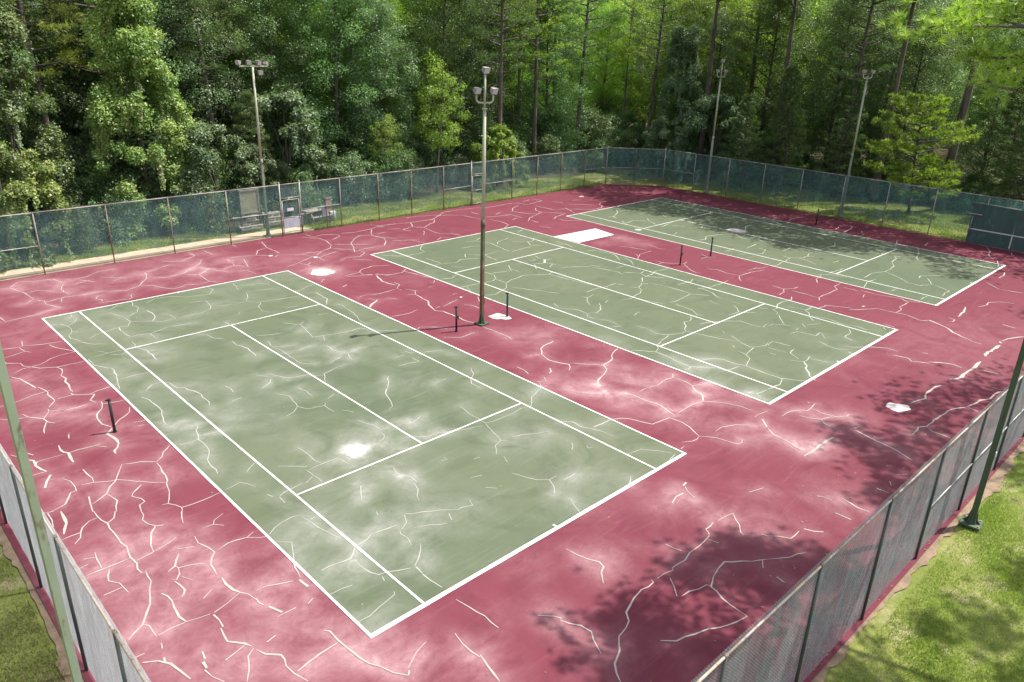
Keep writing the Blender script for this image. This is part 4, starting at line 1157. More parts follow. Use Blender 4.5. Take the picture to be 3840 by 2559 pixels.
light_pole(13.49, 6.98, 'light pole with a crossbar of lamps, beside the gate and notice board', 'tee', 'pole', 'pole', 'paleupper', top=9.35)
p2 = light_pole(13.5, -11.87, 'rust-streaked light pole standing between the nearest and the middle court', 'trident', 'darkpole', 'polerust', 'paleupper', top=9.95, yaw=-.55)
light_pole(47.75, -.75, 'light pole with three lamps outside the fence, near the far corner', 'trident', 'pole', 'paleupper', 'paleupper', top=9.9, yaw=-.6)
light_pole(47.94, -11.8, 'light pole with two lamps on the grass outside the right fence', 'fork', 'pole', 'pole', 'paleupper', top=10.4, yaw=-.6)
p5 = light_pole(13.59, -30.69, 'dark green rust-stained light pole on the grass outside the near fence', 'trident', 'darkpole', 'darkpole', 'pole', split=7.0, top=10.0, yaw=-.5)
p6 = light_pole(-5.05, -24.3, 'pale green light pole at the left edge outside the grey cloth fence', 'trident', 'pole', 'pole', 'paleupper', split=9.3, top=11.6, yaw=1.57, rl=.072)
bt = MB().tube([(-.16, -.10, 2.62), (.10, -.12, 2.62)], .02, 6); bt.box((0, -.13, 2.52), (.07, .07, .22)); bt.obj('hand_hole_bolt', M['rusty'], p6)
MB().tube([(.0, -.12, 1.3), (.11, -.02, 1.34), (0, .11, 1.3), (-.11, 0, 1.27), (0, -.12, 1.3), (.02, -.14, .95)], .012, 6, False).obj('cable_tie', M['black'], p2)
wf_ = MB().box((.16, -.02, 2.0), (.08, .08, .12)); wf_.tube([(.10, 0, 2.05), (.16, 0, 2.05)], .03, 8); wf_.obj('socket_box', M['white'], p5)

# ------------------------------------------------ net posts
def net_post(x, y, label, crank):
    r = empty('net_post', (x, y, 0)); tag(r, label, 'net post', 'black net posts without a net')
    MB().tube([(0, 0, -.05), (0, 0, 1.05)], .042, 12).obj('post_tube', M['black'], r, True)
    MB().tube([(0, 0, .0), (0, 0, .02)], .07, 12).obj('floor_collar', M['black'], r, True)
    cp = MB().tube([(0, 0, 1.05), (0, 0, 1.09)], .05, 12); cp.tube([(-.10, 0, 1.07), (.03, 0, 1.07)], .025, 8); cp.obj('cap', M['black'], r, True)
    if crank:
        ck = MB().box((.06, 0, .62), (.07, .08, .10)); ck.tube([(.09, 0, .62), (.12, 0, .60), (.12, 0, .48)], .012, 6); ck.obj('winder', M['black'], r)
net_post(-.98, -11.76, 'black net post at the left edge of the nearest court, nearest post of all', False)
net_post(12.13, -11.86, 'black net post with a winder just left of the rusty light pole', True)
net_post(14.97, -11.87, 'black net post standing by a white patch, right of the rusty light pole', False)
net_post(27.91, -11.89, 'black net post with a winder on the right side of the middle court', True)
net_post(30.86, -11.92, 'black net post on the left side of the farthest court', False)
net_post(43.75, -11.97, 'shaded black net post on the far side of the farthest court', True)

# ------------------------------------------------ practice board
r = empty('practice_board', (46.98, -20.28, 0)); tag(r, 'dark green tennis practice board with white lines in front of the right fence', 'practice board')
for k in range(3): MB().box((0, -1.24-2.46*k, 1.24), (.05, 2.44, 2.44)).obj('board_panel', M['board'], r)
MB().tube([(-.06, -.02, 2.56), (-.06, -2.6, 2.50)], .032, 8).obj('top_pipe', M['galv'], r, True)
MB().box((-.035, -3.5, .92), (.012, 7.1, .07)).obj('net_line', M['white'], r)
MB().box((-.035, -2.47, .50), (.012, .07, .76)).obj('centre_line', M['white'], r)
MB().tube([(-.16, .38, 1.88), (-.16, -.62, 1.86)], .04, 8).obj('brace_pipe', M['galv'], r, True)
MB().tube([(-.10, -.12, 1.74), (-.10, -.10, .48)], .028, 8).obj('brace_pipe', M['galv'], r, True)

# ------------------------------------------------ things behind the gate
r = empty('notice_board', (13.45, 8.95, 0.05)); tag(r, 'sun-bleached notice board on dark posts behind the far fence', 'notice board')
for x in (-.60, .62): MB().box((x, .05, 1.2), (.10, .10, 2.4)).obj('post', M['bark'], r)
MB().box((0, 0, 1.68), (1.06, .05, 1.30)).obj('panel', M['tan'], r)
for c, d in (((0, -.02, 2.36), (1.22, .09, .07)), ((0, -.02, 1.02), (1.22, .09, .07)), ((-.56, -.02, 1.69), (.07, .09, 1.3)), ((.56, -.02, 1.69), (.07, .09, 1.3))): MB().box(c, d).obj('frame_bar', M['wood'], r)
def bench(x, y, rz, Lx, label):
    r = empty('wooden_bleacher', (x, y, 0)); r.rotation_euler = (0, 0, rz); tag(r, label, 'bench')
    for k in range(3):
        for j in range(2): MB().box((0, .35*k+.13*j, .28+.22*k), (Lx, .12, .035)).obj('seat_plank', M['wood'], r)
        MB().box((0, .35*k-.07, .16+.22*k), (Lx*.9, .03, .10)).obj('riser_plank', M['wood'], r)
    for sx in (-.42, 0, .42):
        m = MB(); m.box((sx*Lx, -.02, .13), (.08, .08, .26)); m.box((sx*Lx, .95, .36), (.08, .08, .72)); m.box((sx*Lx, .45, .42), (.06, 1.2, .09), 0, (.55, 0)); m.obj('leg_frame', M['wood'], r)
    return r
bench(13.35, 8.75, .05, 1.5, 'grey wooden stepped bench below the notice board')
bench(15.05, 8.95, -.1, 1.1, 'grey wooden stepped bench just left of the gate panel')
def picnic(x, y, rz, label):
    r = empty('picnic_table', (x, y, 0)); r.rotation_euler = (0, 0, rz); tag(r, label, 'picnic table')
    for j in range(5): MB().box((0, -.3+.15*j, .74), (1.7, .14, .04)).obj('table_plank', M['wood'], r)
    for sy in (-1, 1):
        for j in range(2): MB().box((0, sy*(.62+.14*j), .44), (1.7, .13, .04)).obj('seat_plank', M['wood'], r)
        for sx in (-.62, .62): MB().box((sx, sy*.42, .36), (.08, .07, .95), 0, (sy*.55, 0)).obj('leg', M['wood'], r)
    for sx in (-.62, .62): MB().box((sx, 0, .42), (.05, 1.5, .09)).obj('cross_brace', M['wood'], r)
picnic(17.7, 8.75, .15, 'weathered picnic table on the grass right of the gate')
r = empty('meter_box', (17.35, 6.68, 0)); tag(r, 'tan meter box on two posts against the far fence', 'meter box')
for x in (-.09, .09): MB().box((x, 0, .95), (.045, .045, 1.9)).obj('post', M['rusty'], r)
MB().box((0, -.04, 1.46), (.36, .17, .78)).obj('cabinet', M['boxpaint'], r); MB().box((0, -.04, 1.87), (.40, .22, .04)).obj('lid', M['boxpaint'], r)
MB().box((-.28, .0, 1.05), (.26, .12, .55)).obj('small_cabinet', M['sheet'], r)
for x, lab, h in ((16.76, 'tall', 3.2), (17.74, 'short', 2.0)):
    o = MB().tube([(0, 0, -.05), (0, 0, h)], .025, 8).obj('steel_stake', M['galv']); o.location = (x, 6.72, 0); tag(o, 'thin %s steel stake beside the tan meter box' % lab, 'stake')
o = MB().tube([(0, 0, 0), (0, 0, .02), (0, 0, .5), (0, 0, .52)], [.18, .2, .25, .24], 14).obj('litter_bin', M['white'], None, True); o.location = (18.75, 8.6, 0); tag(o, 'small white bin standing on the grass right of the picnic table', 'bin')
o = MB().box((0, 0, .26), (.34, .34, .52)).obj('drinks_cooler', M['sheet']); o.location = (16.35, 8.5, 0); tag(o, 'pale blue-grey box on the ground just right of the gate', 'box')
# ------------------------------------------------ vegetation: crowns as clouds of single leaves, needles as tufts
def unit(v): return v/np.maximum(np.linalg.norm(v, axis=-1, keepdims=True), 1e-9)
def leaf_mesh(name, C_, N, size, aspect=.55, tint=None):
    n = len(C_); T = unit(np.cross(N, rng.normal(size=(n, 3)))); T = T+np.array([0, 0, -.35]); T = unit(T-N*(T*N).sum(1, keepdims=True)); B = np.cross(N, T)
    L = (size*(.65+.7*rng.random(n)))[:, None]; Wd = L*aspect
    V = np.stack([C_-T*L*.5, C_+B*Wd*.5-N*L*.05, C_+T*L*.5, C_-B*Wd*.5-N*L*.05], 1).reshape(-1, 3)
    F = np.arange(4*n).reshape(n, 4); t = rng.random(n) if tint is None else tint
    return np_mesh(name, V, F, np.repeat(t, 4))
def cloud(cl, n, size, aspect=.55, name='crown', updir=.55, inner=.45):
    cl = np.asarray(cl, float); wgt = cl[:, 3]**2*cl[:, 4]**.5; idx = rng.choice(len(cl), n, p=wgt/wgt.sum())
    d = unit(rng.normal(size=(n, 3))+np.array([0, 0, .25])); u = ((inner+(1-inner)*rng.random(n)**.6)*(1+.75*rng.random(n)**4))[:, None]
    lump = 1+.22*np.sin(d[:, :1]*5+idx[:, None])*np.cos(d[:, 1:2]*6+idx[:, None]*2)
    P = cl[idx, :3]+d*u*lump*np.stack([cl[idx, 3], cl[idx, 3], cl[idx, 3]*cl[idx, 4]], 1)
    P[:, 2] = np.maximum(P[:, 2], .05)
    N = unit(d*.55+np.array([0, 0, updir])+rng.normal(size=(n, 3))*.42)
    ct = rng.random(len(cl)); t = np.clip(.55*rng.random(n)+.45*ct[idx]+.06, 0, 1)
    return leaf_mesh(name, P, N, size, aspect, t)
def trunk_mb(Ht, r0, r1, bend=.3, n=10, segs=9, flare=1.5):
    ph = rng.random(2)*6; pts = []; rr = []
    for i in range(segs+1):
        t = i/segs; pts.append((bend*math.sin(t*2.4+ph[0])-bend*math.sin(ph[0]), bend*math.sin(t*2+ph[1])-bend*math.sin(ph[1]), Ht*t-.15*(i == 0)))
        rr.append((r0*(1-t)+r1*t)*(flare if i == 0 else 1))
    return MB().tube(pts, rr, n), pts
def at_h(pts, z):
    for a, b in zip(pts[:-1], pts[1:]):
        if a[2] <= z <= b[2]: f = (z-a[2])/(b[2]-a[2]); return Vector(a)*(1-f)+Vector(b)*f
    return Vector(pts[-1])
def make_broad(Ht, Rr, base, nl, prof, leaf=.13, nlimb=34, r0=.22, rise=.5, crad=.26, flat=.7, limb_r=.05):
    mb, pts = trunk_mb(Ht*.93, r0, .04); cl = []
    for i in range(nlimb):
        t = (i+.5)/nlimb; z = base+(Ht-base)*t; L = Rr*prof(t)*(.65+.45*rng.random()); a = i*2.4+rng.random()*.7
        zs = max(.4, z-L*rise*.8); p0 = at_h(pts, min(zs, Ht*.9)); p2 = Vector((p0.x+L*math.cos(a), p0.y+L*math.sin(a), z)); p1 = (p0+p2)/2+Vector((0, 0, L*.12))
        mb.tube([p0, p1, p2], [limb_r*(.5+L/Rr), limb_r*.6, .012], 5, False)
        cr = Rr*crad*(.75+.5*rng.random())
        cl.append((p2.x, p2.y, p2.z, cr, flat))
        for f in (.62, .35):
            if rng.random() < .8*f+.25: q = p0.lerp(p2, f); cl.append((q.x+rng.normal()*.3, q.y+rng.normal()*.3, q.z+rng.normal()*.25, cr*.85, flat))
        q = p2+Vector((rng.normal(), rng.normal(), rng.normal()*.6))*cr*.9; cl.append((*q, cr*.6, flat))
    return mb, cloud(cl, nl, leaf)
def make_mound(Ht, Rr, nl, prof, leaf=.11, strands=30):
    """vine-smothered shrub or tree: lumpy cloak of leaves over a frame, strands hanging from it"""
    mb, pts = trunk_mb(Ht*.8, .10, .04); P = []; N = []; cl = []
    n = int(Rr*Ht*5.0)
    for i in range(n):
        t = rng.random()**.9; a = rng.random()*6.283; r = Rr*prof(t)*(.72+.3*rng.random()+.12*math.sin(3*a+t*7)); cr = (.20+.30*rng.random())*min(1.6, Rr*.32)
        cl.append((r*math.cos(a), r*math.sin(a), Ht*t, cr, .75+.3*rng.random()))
    for i in range(7):
        c = cl[rng.integers(len(cl))]; mb.tube([(0, 0, c[2]*.4), (c[0]*.5, c[1]*.5, c[2]*.8), c[:3]], [.05, .03, .01], 5, False)
    me = cloud(cl, int(nl*.88), leaf, .7, inner=.55)
    # hanging strands
    k = int(nl*.12)//strands; C2 = []
    for i in range(strands):
        c = cl[rng.integers(len(cl))]; L = .6+1.6*rng.random(); dx, dy = c[0]*.12, c[1]*.12
        for j in range(k):
            f = rng.random(); C2.append((c[0]*1.02+dx*f+rng.normal()*.06, c[1]*1.02+dy*f+rng.normal()*.06, max(.05, c[2]-L*f)))
    C2 = np.array(C2); d = unit(np.stack([C2[:, 0], C2[:, 1], np.full(len(C2), .8)], 1)+rng.normal(size=C2.shape)*.3)
    m2 = leaf_mesh('strands', C2, d, leaf, .7)
    return mb, me, m2
def tuft_mesh(P, D, L, wdt, blades, name='crown', spread=.75):
    n = len(P); P = np.repeat(P, blades, 0); D = np.repeat(D, blades, 0); m = len(P)
    d = unit(D+rng.normal(size=(m, 3))*spread); s = unit(np.cross(d, rng.normal(size=(m, 3))))*wdt*.5
    l = (L*(.7+.5*rng.random(m)))[:, None]; tip = P+d*l; tip[:, 2] -= L*.12
    V = np.stack([P-s, P+s, tip], 1).reshape(-1, 3); F = np.arange(3*m).reshape(m, 3)
    t = np.repeat(rng.random(n), blades)*.55+.45*rng.random(m)
    return np_mesh(name, V, F, np.repeat(t, 3))
def bough_tufts(p0, p2, n, w, P, D):
    ax = p2-p0; L = ax.length; ax.normalize(); sd = ax.cross(Vector((0, 0, 1))).normalized()
    for _ in range(n):
        f = .35+.65*rng.random()**.7; wd = w*(1.25-f*.7); q = p0+ax*L*f+sd*rng.normal()*wd*.55+Vector((0, 0, rng.normal()*wd*.22+.08))
        P.append(tuple(q)); D.append((ax.x*.7+sd.x*rng.normal()*.4, ax.y*.7+sd.y*rng.normal()*.4, .55+.3*rng.normal()))
def make_pine(Ht, Rr, base, prof, tufts=42, nlimb=46, r0=.2, L=.26, wdt=.030, blades=11, droop=.0, bw=.8, dead=6, bend=.3, lv=(.6, .5)):
    mb, pts = trunk_mb(Ht*.97, r0, .03, bend); P = []; D = []
    for i in range(nlimb):
        t = (i+.5)/nlimb; z = base+(Ht-base)*t; ln = Rr*prof(t)*(lv[0]+lv[1]*rng.random()); a = i*2.4+rng.random()*.8; p0 = at_h(pts, min(z, Ht*.96))
        p2 = p0+Vector((ln*math.cos(a), ln*math.sin(a), ln*(.22-droop+.15*rng.random()))); p1 = p0.lerp(p2, .5)+Vector((0, 0, -.06*ln))
        mb.tube([p0, p1, p2], [.035+.012*ln, .025, .008], 5, False); bough_tufts(p0, p2, max(6, int(tufts*(.4+.6*ln/Rr))), bw*(.5+.5*ln/Rr), P, D)
        for sg in (-1, 1):
            q0 = p0.lerp(p2, .5); q2 = q0+Vector((ln*.45*math.cos(a+sg*.8), ln*.45*math.sin(a+sg*.8), ln*.12)); mb.tube([q0, q2], [.015, .006], 4, False)
            bough_tufts(q0, q2, max(3, int(tufts*.35)), bw*.5, P, D)
    for i in range(dead):
        z = base*(.35+.6*rng.random()); a = rng.random()*6.28; p0 = at_h(pts, z); mb.tube([p0, p0+Vector((.9*math.cos(a), .9*math.sin(a), -.1)), p0+Vector((1.5*math.cos(a), 1.5*math.sin(a), -.35))], [.03, .018, .006], 4, False)
    return mb, tuft_mesh(np.array(P), np.array(D), L, wdt, blades)
PROTO = {}
def proto(key, mb, me, bark, extra=None):
    tm = mb.mesh('trunk', True); tm.materials.append(M[bark]); PROTO[key] = (tm, me, extra)
oval = lambda t: math.sin(math.pi*min(1, .16+.80*t))**.7
dome = lambda t: math.sqrt(max(0., 1-t**2.2))
cone = lambda t: (1-t)**.75+.06
vcol = lambda t: .30+.70*(1-t)**1.1 if t < .93 else .3
for k in range(3): proto('broad%d' % k, *make_broad(17+k, 3.7+.3*k, 1.6+.8*k, 52000, oval, .14, 46), 'bark')
for k in range(2): proto('bare%d' % k, *make_broad(21+2*k, 3.3, 11.5+k, 15000, oval, .15, 24, r0=.17, crad=.3), 'bark')
for k in range(2): mb, me, m2 = make_mound(5.0, 2.5, 40000, dome, .115, 46); proto('mound%d' % k, mb, me, 'bark', m2)
for k in range(2): mb, me, m2 = make_mound(13.5, 3.3, 85000, vcol, .125, 70); proto('vinecol%d' % k, mb, me, 'bark', m2)
proto('sapling', *make_broad(9.0, 1.75, 3.6, 7500, oval, .125, 22, r0=.09, crad=.30, limb_r=.02), 'barkpale')
for k in range(2): proto('shrub%d' % k, *make_broad(2.6+.6*k, 1.5, .3, 7000, dome, .12, 18, r0=.05, rise=.8, crad=.34, limb_r=.015), 'bark')
for k in range(2): proto('pine%d' % k, *make_pine(23, 4.2, 8.5, oval, 34, 50, r0=.24), 'barkpine')
for k in range(2): proto('youngpine%d' % k, *make_pine(9.5+k, 3.0, 1.2, cone, 34, 60, r0=.11, bw=.7, dead=0), 'barkpine')
proto('roundpine', *make_pine(8.2, 3.3, .9, lambda t: math.sin(math.pi*min(1, .22+.70*t))**.6, 34, 52, r0=.10, L=.30, wdt=.045, blades=12, bw=.6, dead=0, lv=(.35, .85)), 'barkpine')
proto('cedar', *make_pine(10, 2.4, .5, cone, 40, 70, r0=.12, L=.16, wdt=.03, blades=12, droop=.25, bw=.75, dead=0), 'bark')
# low undergrowth used for the wood mass far away
def plant(key, x, y, s, mat, name, label, cat='tree', group=None, rz=None, sz=1., bark=None, z=-.05):
    tm, cm, ex = PROTO[key]; r = empty(name, (x, y, z)); r.rotation_euler = (0, 0, rng.random()*6.28 if rz is None else rz); r.scale = (s, s, s*sz)
    tag(r, label, cat, group)
    t = link('trunk' if cat == 'tree' else 'stem', tm, None, r)
    if bark: t.material_slots[0].link = 'OBJECT'; t.material_slots[0].material = M[bark]
    c = link('crown' if cat == 'tree' else 'foliage', cm, None, r)
    if not cm.materials: cm.materials.append(M[mat])
    c.material_slots[0].link = 'OBJECT'; c.material_slots[0].material = M[mat]
    if ex is not None:
        e = link('hanging_vines', ex, None, r)
        if not ex.materials: ex.materials.append(M[mat])
        e.material_slots[0].link = 'OBJECT'; e.material_slots[0].material = M[mat]
    return r
T = [  # trees and bushes one can pick out along the wood's edge
 ('vinecol0', 9.4, 13.9, 1.08, 'vinebright', 'vine_covered_tree', 'tall peaked tree smothered in light green vines, left of the crossbar light pole', 'tree'),
 ('vinecol1', 2.9, 13.8, .95, 'vine', 'vine_covered_tree', 'vine-hung tree at the left edge with a bare pinkish trunk beside it', 'tree'),
 ('mound0', 1.7, 10.5, 1.12, 'vinebright', 'vine_covered_bush', 'big yellow-green vine bush pressed against the left end of the far fence', 'bush'),
 ('mound1', -1.6, 11.2, .95, 'vine', 'vine_covered_bush', 'vine bush at the extreme left edge behind the far fence', 'bush'),
 ('mound1', 12.9, 12.2, 1.15, 'leafblue', 'vine_covered_bush', 'bush with hanging pale vines above the notice board', 'bush'),
 ('mound0', 16.2, 13.4, .85, 'leafblue', 'vine_covered_bush', 'dark low vine bush behind the benches and gate', 'bush'),
 ('mound1', 18.7, 14.0, 1.45, 'leafblue', 'leafy_understory_tree', 'silvery-leaved rounded tree right of the crossbar light pole', 'tree'),
 ('pine0', 5.5, 16.5, .95, 'needlebright', 'pine_tree', 'pine with bright boughs high in the upper left corner', 'tree'),
 ('pine1', 15.2, 17.0, .90, 'needle', 'pine_tree', 'dark pine rising just behind the crossbar light pole', 'tree'),
 ('youngpine0', 16.6, 14.6, .80, 'needle', 'young_pine', 'dark young pine directly behind the crossbar light pole', 'tree'),
 ('broad1', 24.3, 17.0, .95, 'leaf', 'broadleaf_tree', 'broad tree with a grey trunk between two light poles', 'tree'),
 ('broad2', 30.8, 19.6, .95, 'bright', 'broadleaf_tree', 'tree with a sunlit yellow-green crown at the top of the picture', 'tree'),
 ('sapling', 30.0, 12.0, .98, 'bright', 'young_tree', 'slim young tree with bright yellow-green leaves left of the middle light pole', 'tree'),
 ('sapling', 26.2, 12.6, .62, 'bright', 'young_tree', 'small low sapling with bright leaves, left of the slim yellow-green tree', 'tree'),
 ('broad0', 38.4, 18.6, .98, 'leafblue', 'broadleaf_tree', 'large silvery-green tree behind the middle light pole', 'tree'),
 ('pine1', 37.4, 12.9, 1.0, 'needle', 'pine_tree', 'leaning thick reddish pine trunk just right of the middle light pole', 'tree'),
 ('pine0', 43.4, 14.8, .92, 'needlebright', 'pine_tree', 'pine with yellow-green boughs reaching over the trunk beside it', 'tree'),
 ('mound0', 35.4, 11.0, .92, 'bright', 'leafy_bush', 'yellowish bush at the foot of the leaning pine trunk', 'bush'),
 ('pine1', 50.0, 15.6, 1.0, 'needle', 'pine_tree', 'straight dark pine trunk behind the chamfered fence corner', 'tree'),
 ('pine0', 55.0, 11.0, .9, 'needle', 'pine_tree', 'dark pine behind the far corner of the farthest court', 'tree'),
 ('vinecol1', 54.8, 7.6, .92, 'leafblue', 'vine_covered_tree', 'vine-clad tree with silvery leaves left of the three-lamp pole at the far corner', 'tree'),
 ('mound1', 53.0, 2.4, 1.40, 'leafblue', 'vine_covered_bush', 'silvery vine bush behind the three-lamp pole at the far corner', 'bush'),
 ('mound0', 50.8, 6.0, 1.0, 'leafblue', 'vine_covered_bush', 'dark vine bush leaning over the chamfered fence corner', 'bush'),
 ('cedar', 53.6, -4.0, 1.0, 'needle', 'cedar_tree', 'dark cedar between the two far light poles', 'tree'),
 ('cedar', 54.8, -8.0, .92, 'needle', 'cedar_tree', 'dark shaggy cedar just left of the two-lamp pole', 'tree'),
 ('roundpine', 53.4, -14.5, 1.0, 'bright', 'young_pine', 'bright yellow-green young pine right of the two-lamp pole', 'tree'),
 ('youngpine0', 52.4, -1.2, .80, 'needle', 'young_pine', 'shaggy young pine just right of the three-lamp pole', 'tree'),
 ('youngpine1', 57.8, -11.4, .80, 'needle', 'young_pine', 'dark young pine directly behind the two-lamp pole', 'tree'),
 ('pine1', 57.0, -7.0, 1.0, 'needle', 'pine_tree', 'tall dark pine behind the cedars at the right', 'tree'),
 ('cedar', 57.4, -20.4, .95, 'needle', 'cedar_tree', 'dark cedar at the right edge behind the practice board', 'tree'),
 ('youngpine1', 61.0, -18.6, .95, 'needle', 'young_pine', 'green young pine behind the practice board and cedar', 'tree'),
 ('broad1', 59.0, 1.5, .9, 'leaf', 'broadleaf_tree', 'dark broadleaf tree behind the silvery vine bush', 'tree'),
]
for t in T: plant(*t)
PINES2 = []
# the wood behind: jittered rows of mixed trees
def az_d(x, y): dx, dy = x+6.36, y+34.07; return math.degrees(math.atan2(dy, dx)), math.hypot(dx, dy)
T2 = [('broad0', 6.4, 20.5, .95, 'leaf'), ('broad1', 12.4, 18.6, .95, 'leafblue'), ('broad2', 0.5, 18.5, .95, 'leaf'), ('broad0', 20.4, 18.2, .95, 'leaf'), ('broad2', 34.6, 16.8, .92, 'leaf'), ('broad0', 27.8, 16.4, .8, 'leafblue'),
 ('broad1', 47.2, 16.9, .85, 'leaf'), ('broad2', 41.6, 19.8, .9, 'leaf'), ('broad0', 59.5, 7.2, .8, 'leafblue'), ('broad2', 60.5, -4.5, .85, 'leaf'), ('broad1', 61.5, -10, .8, 'leaf'), ('broad0', 63.5, -16, .75, 'leaf'), ('broad0', 62.5, -22, .8, 'leafblue')]
L2 = ['leafy tree behind the peaked vine tree at the upper left', 'bluish-leaved tree just left of the crossbar light pole', 'leafy tree behind the vine tree in the upper left corner', 'leafy tree filling the gap right of the crossbar light pole', 'leafy tree between the yellow slim tree and the reddish pine trunk', 'silvery tree behind the slim yellow-green tree', 'leafy tree right of the yellow-green pine boughs', 'leafy tree behind the yellow-green pine boughs', 'silvery tree behind the vine-clad tree at the far corner', 'leafy tree behind the cedars right of the three-lamp pole', 'leafy tree behind the two-lamp light pole', 'leafy tree behind the bright round pine', 'silvery tree behind the practice board at the right edge']
for (key, x, y, s, mat), lb in zip(T2, L2): plant(key, x, y, s, mat, 'broadleaf_tree', lb, 'tree', 'leafy trees closing the wall of foliage')
taken = [(t[1], t[2]) for t in T+T2]; nfill = 0; cand = []
for ring, (stp, dmin, dmax) in enumerate(((3.9, 0, 74), (5.6, 74, 98), (7.5, 98, 128))):
    for gx in np.arange(-30, 150, stp):
        for gy in np.arange(-40, 130, stp):
            x = gx+rng.uniform(-.42, .42)*stp; y = gy+rng.uniform(-.42, .42)*stp; a, d = az_d(x, y)
            if not (9 < a < 84 and dmin <= d < dmax): continue
            if not (y > 14.5 or x > 59.5): continue
            if 56 < x < 69 and -27 < y < -11: continue
            if any((x-u)**2+(y-v)**2 < 2.6**2 for u, v in taken): continue
            taken.append((x, y)); cand.append((d, x, y, a))
cand.sort()
for d, x, y, a in cand:
    q = rng.random(); mid = 33 < a < 62; u = rng.random()
    if mid and d > 62 or d > 80:
        key, mat = (('bare%d' % rng.integers(2), 'bright' if u < .55 else 'leaf') if q < .38 else ('broad%d' % rng.integers(3), 'bright' if u < .75 else 'leaf') if q < .85 else ('pine%d' % rng.integers(2), 'needle'))  # mid and far crowns mostly wear the leaf colour with backlight painted in
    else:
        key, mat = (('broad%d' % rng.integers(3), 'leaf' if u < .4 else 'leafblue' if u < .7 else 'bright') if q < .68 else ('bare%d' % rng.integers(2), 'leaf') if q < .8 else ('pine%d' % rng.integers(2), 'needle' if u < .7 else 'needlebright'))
    s = .8+.35*rng.random(); pn = key.startswith('pine'); br = key.startswith('bare')
    if pn: nm, lb, gp = 'pine_tree', 'pine standing deep in the wood behind the front trees', 'pines deep in the wood'
    elif br: nm, lb, gp = 'slender_tree', 'tall slender bare-trunked tree deep in the wood behind the front trees', 'slender trunks deep in the wood'
    else: nm, lb, gp = 'broadleaf_tree', 'leafy tree crowded in the wood behind the front trees', 'leafy trees crowded in the wood'
    plant(key, x, y, s, mat, nm, lb, 'tree', gp, bark=('barkpale' if br and u < .35 else None)); nfill += 1
# undergrowth along the wood's edge
k = 0
for x in np.arange(-6, 60, 2.1):
    for row in range(4):
        px, py = x+rng.normal()*.6, 11.6+row*2.3+rng.normal()*.5+(1.2 if x > 20 else 0)
        if row == 0 and (28.5 < px < 34 or rng.random() < .35): continue
        plant('shrub%d' % rng.integers(2), px, py, (.6 if row < 2 else 1.1)+.5*rng.random(), 'leaf' if rng.random() < .6 else 'leafblue', 'undergrowth_shrub', 'low shrub of the undergrowth along the edge of the wood', 'shrub', 'undergrowth shrubs along the wood edge', sz=.9+.3*rng.random()); k += 1
for y in np.arange(9, -26, -2.3):
    for row in range(2):
        plant('shrub%d' % rng.integers(2), 58.6+row*2.4+rng.normal()*.6, y+rng.normal()*.6, .6+.6*rng.random(), 'leaf', 'undergrowth_shrub', 'low shrub of the undergrowth along the edge of the wood', 'shrub', 'undergrowth shrubs along the wood edge'); k += 1
print('fill trees', nfill, 'shrubs', k)
# far-off wood that reads as one mass
n = 60000; a = np.radians(rng.uniform(4, 90, n)); d = 129+rng.random(n)*22+6*np.sin(a*23); z = rng.random(n)**.9*26*(.85+.15*np.sin(a*31))
P = np.stack([-6.36+d*np.cos(a), -34.07+d*np.sin(a), z], 1); N = unit(rng.normal(size=(n, 3))+np.array([-.4, -.5, .7]))
o = link('distant_wood', leaf_mesh('distant_wood', P, N, 1.1, .7), M['bright']); tag(o, kind='stuff')

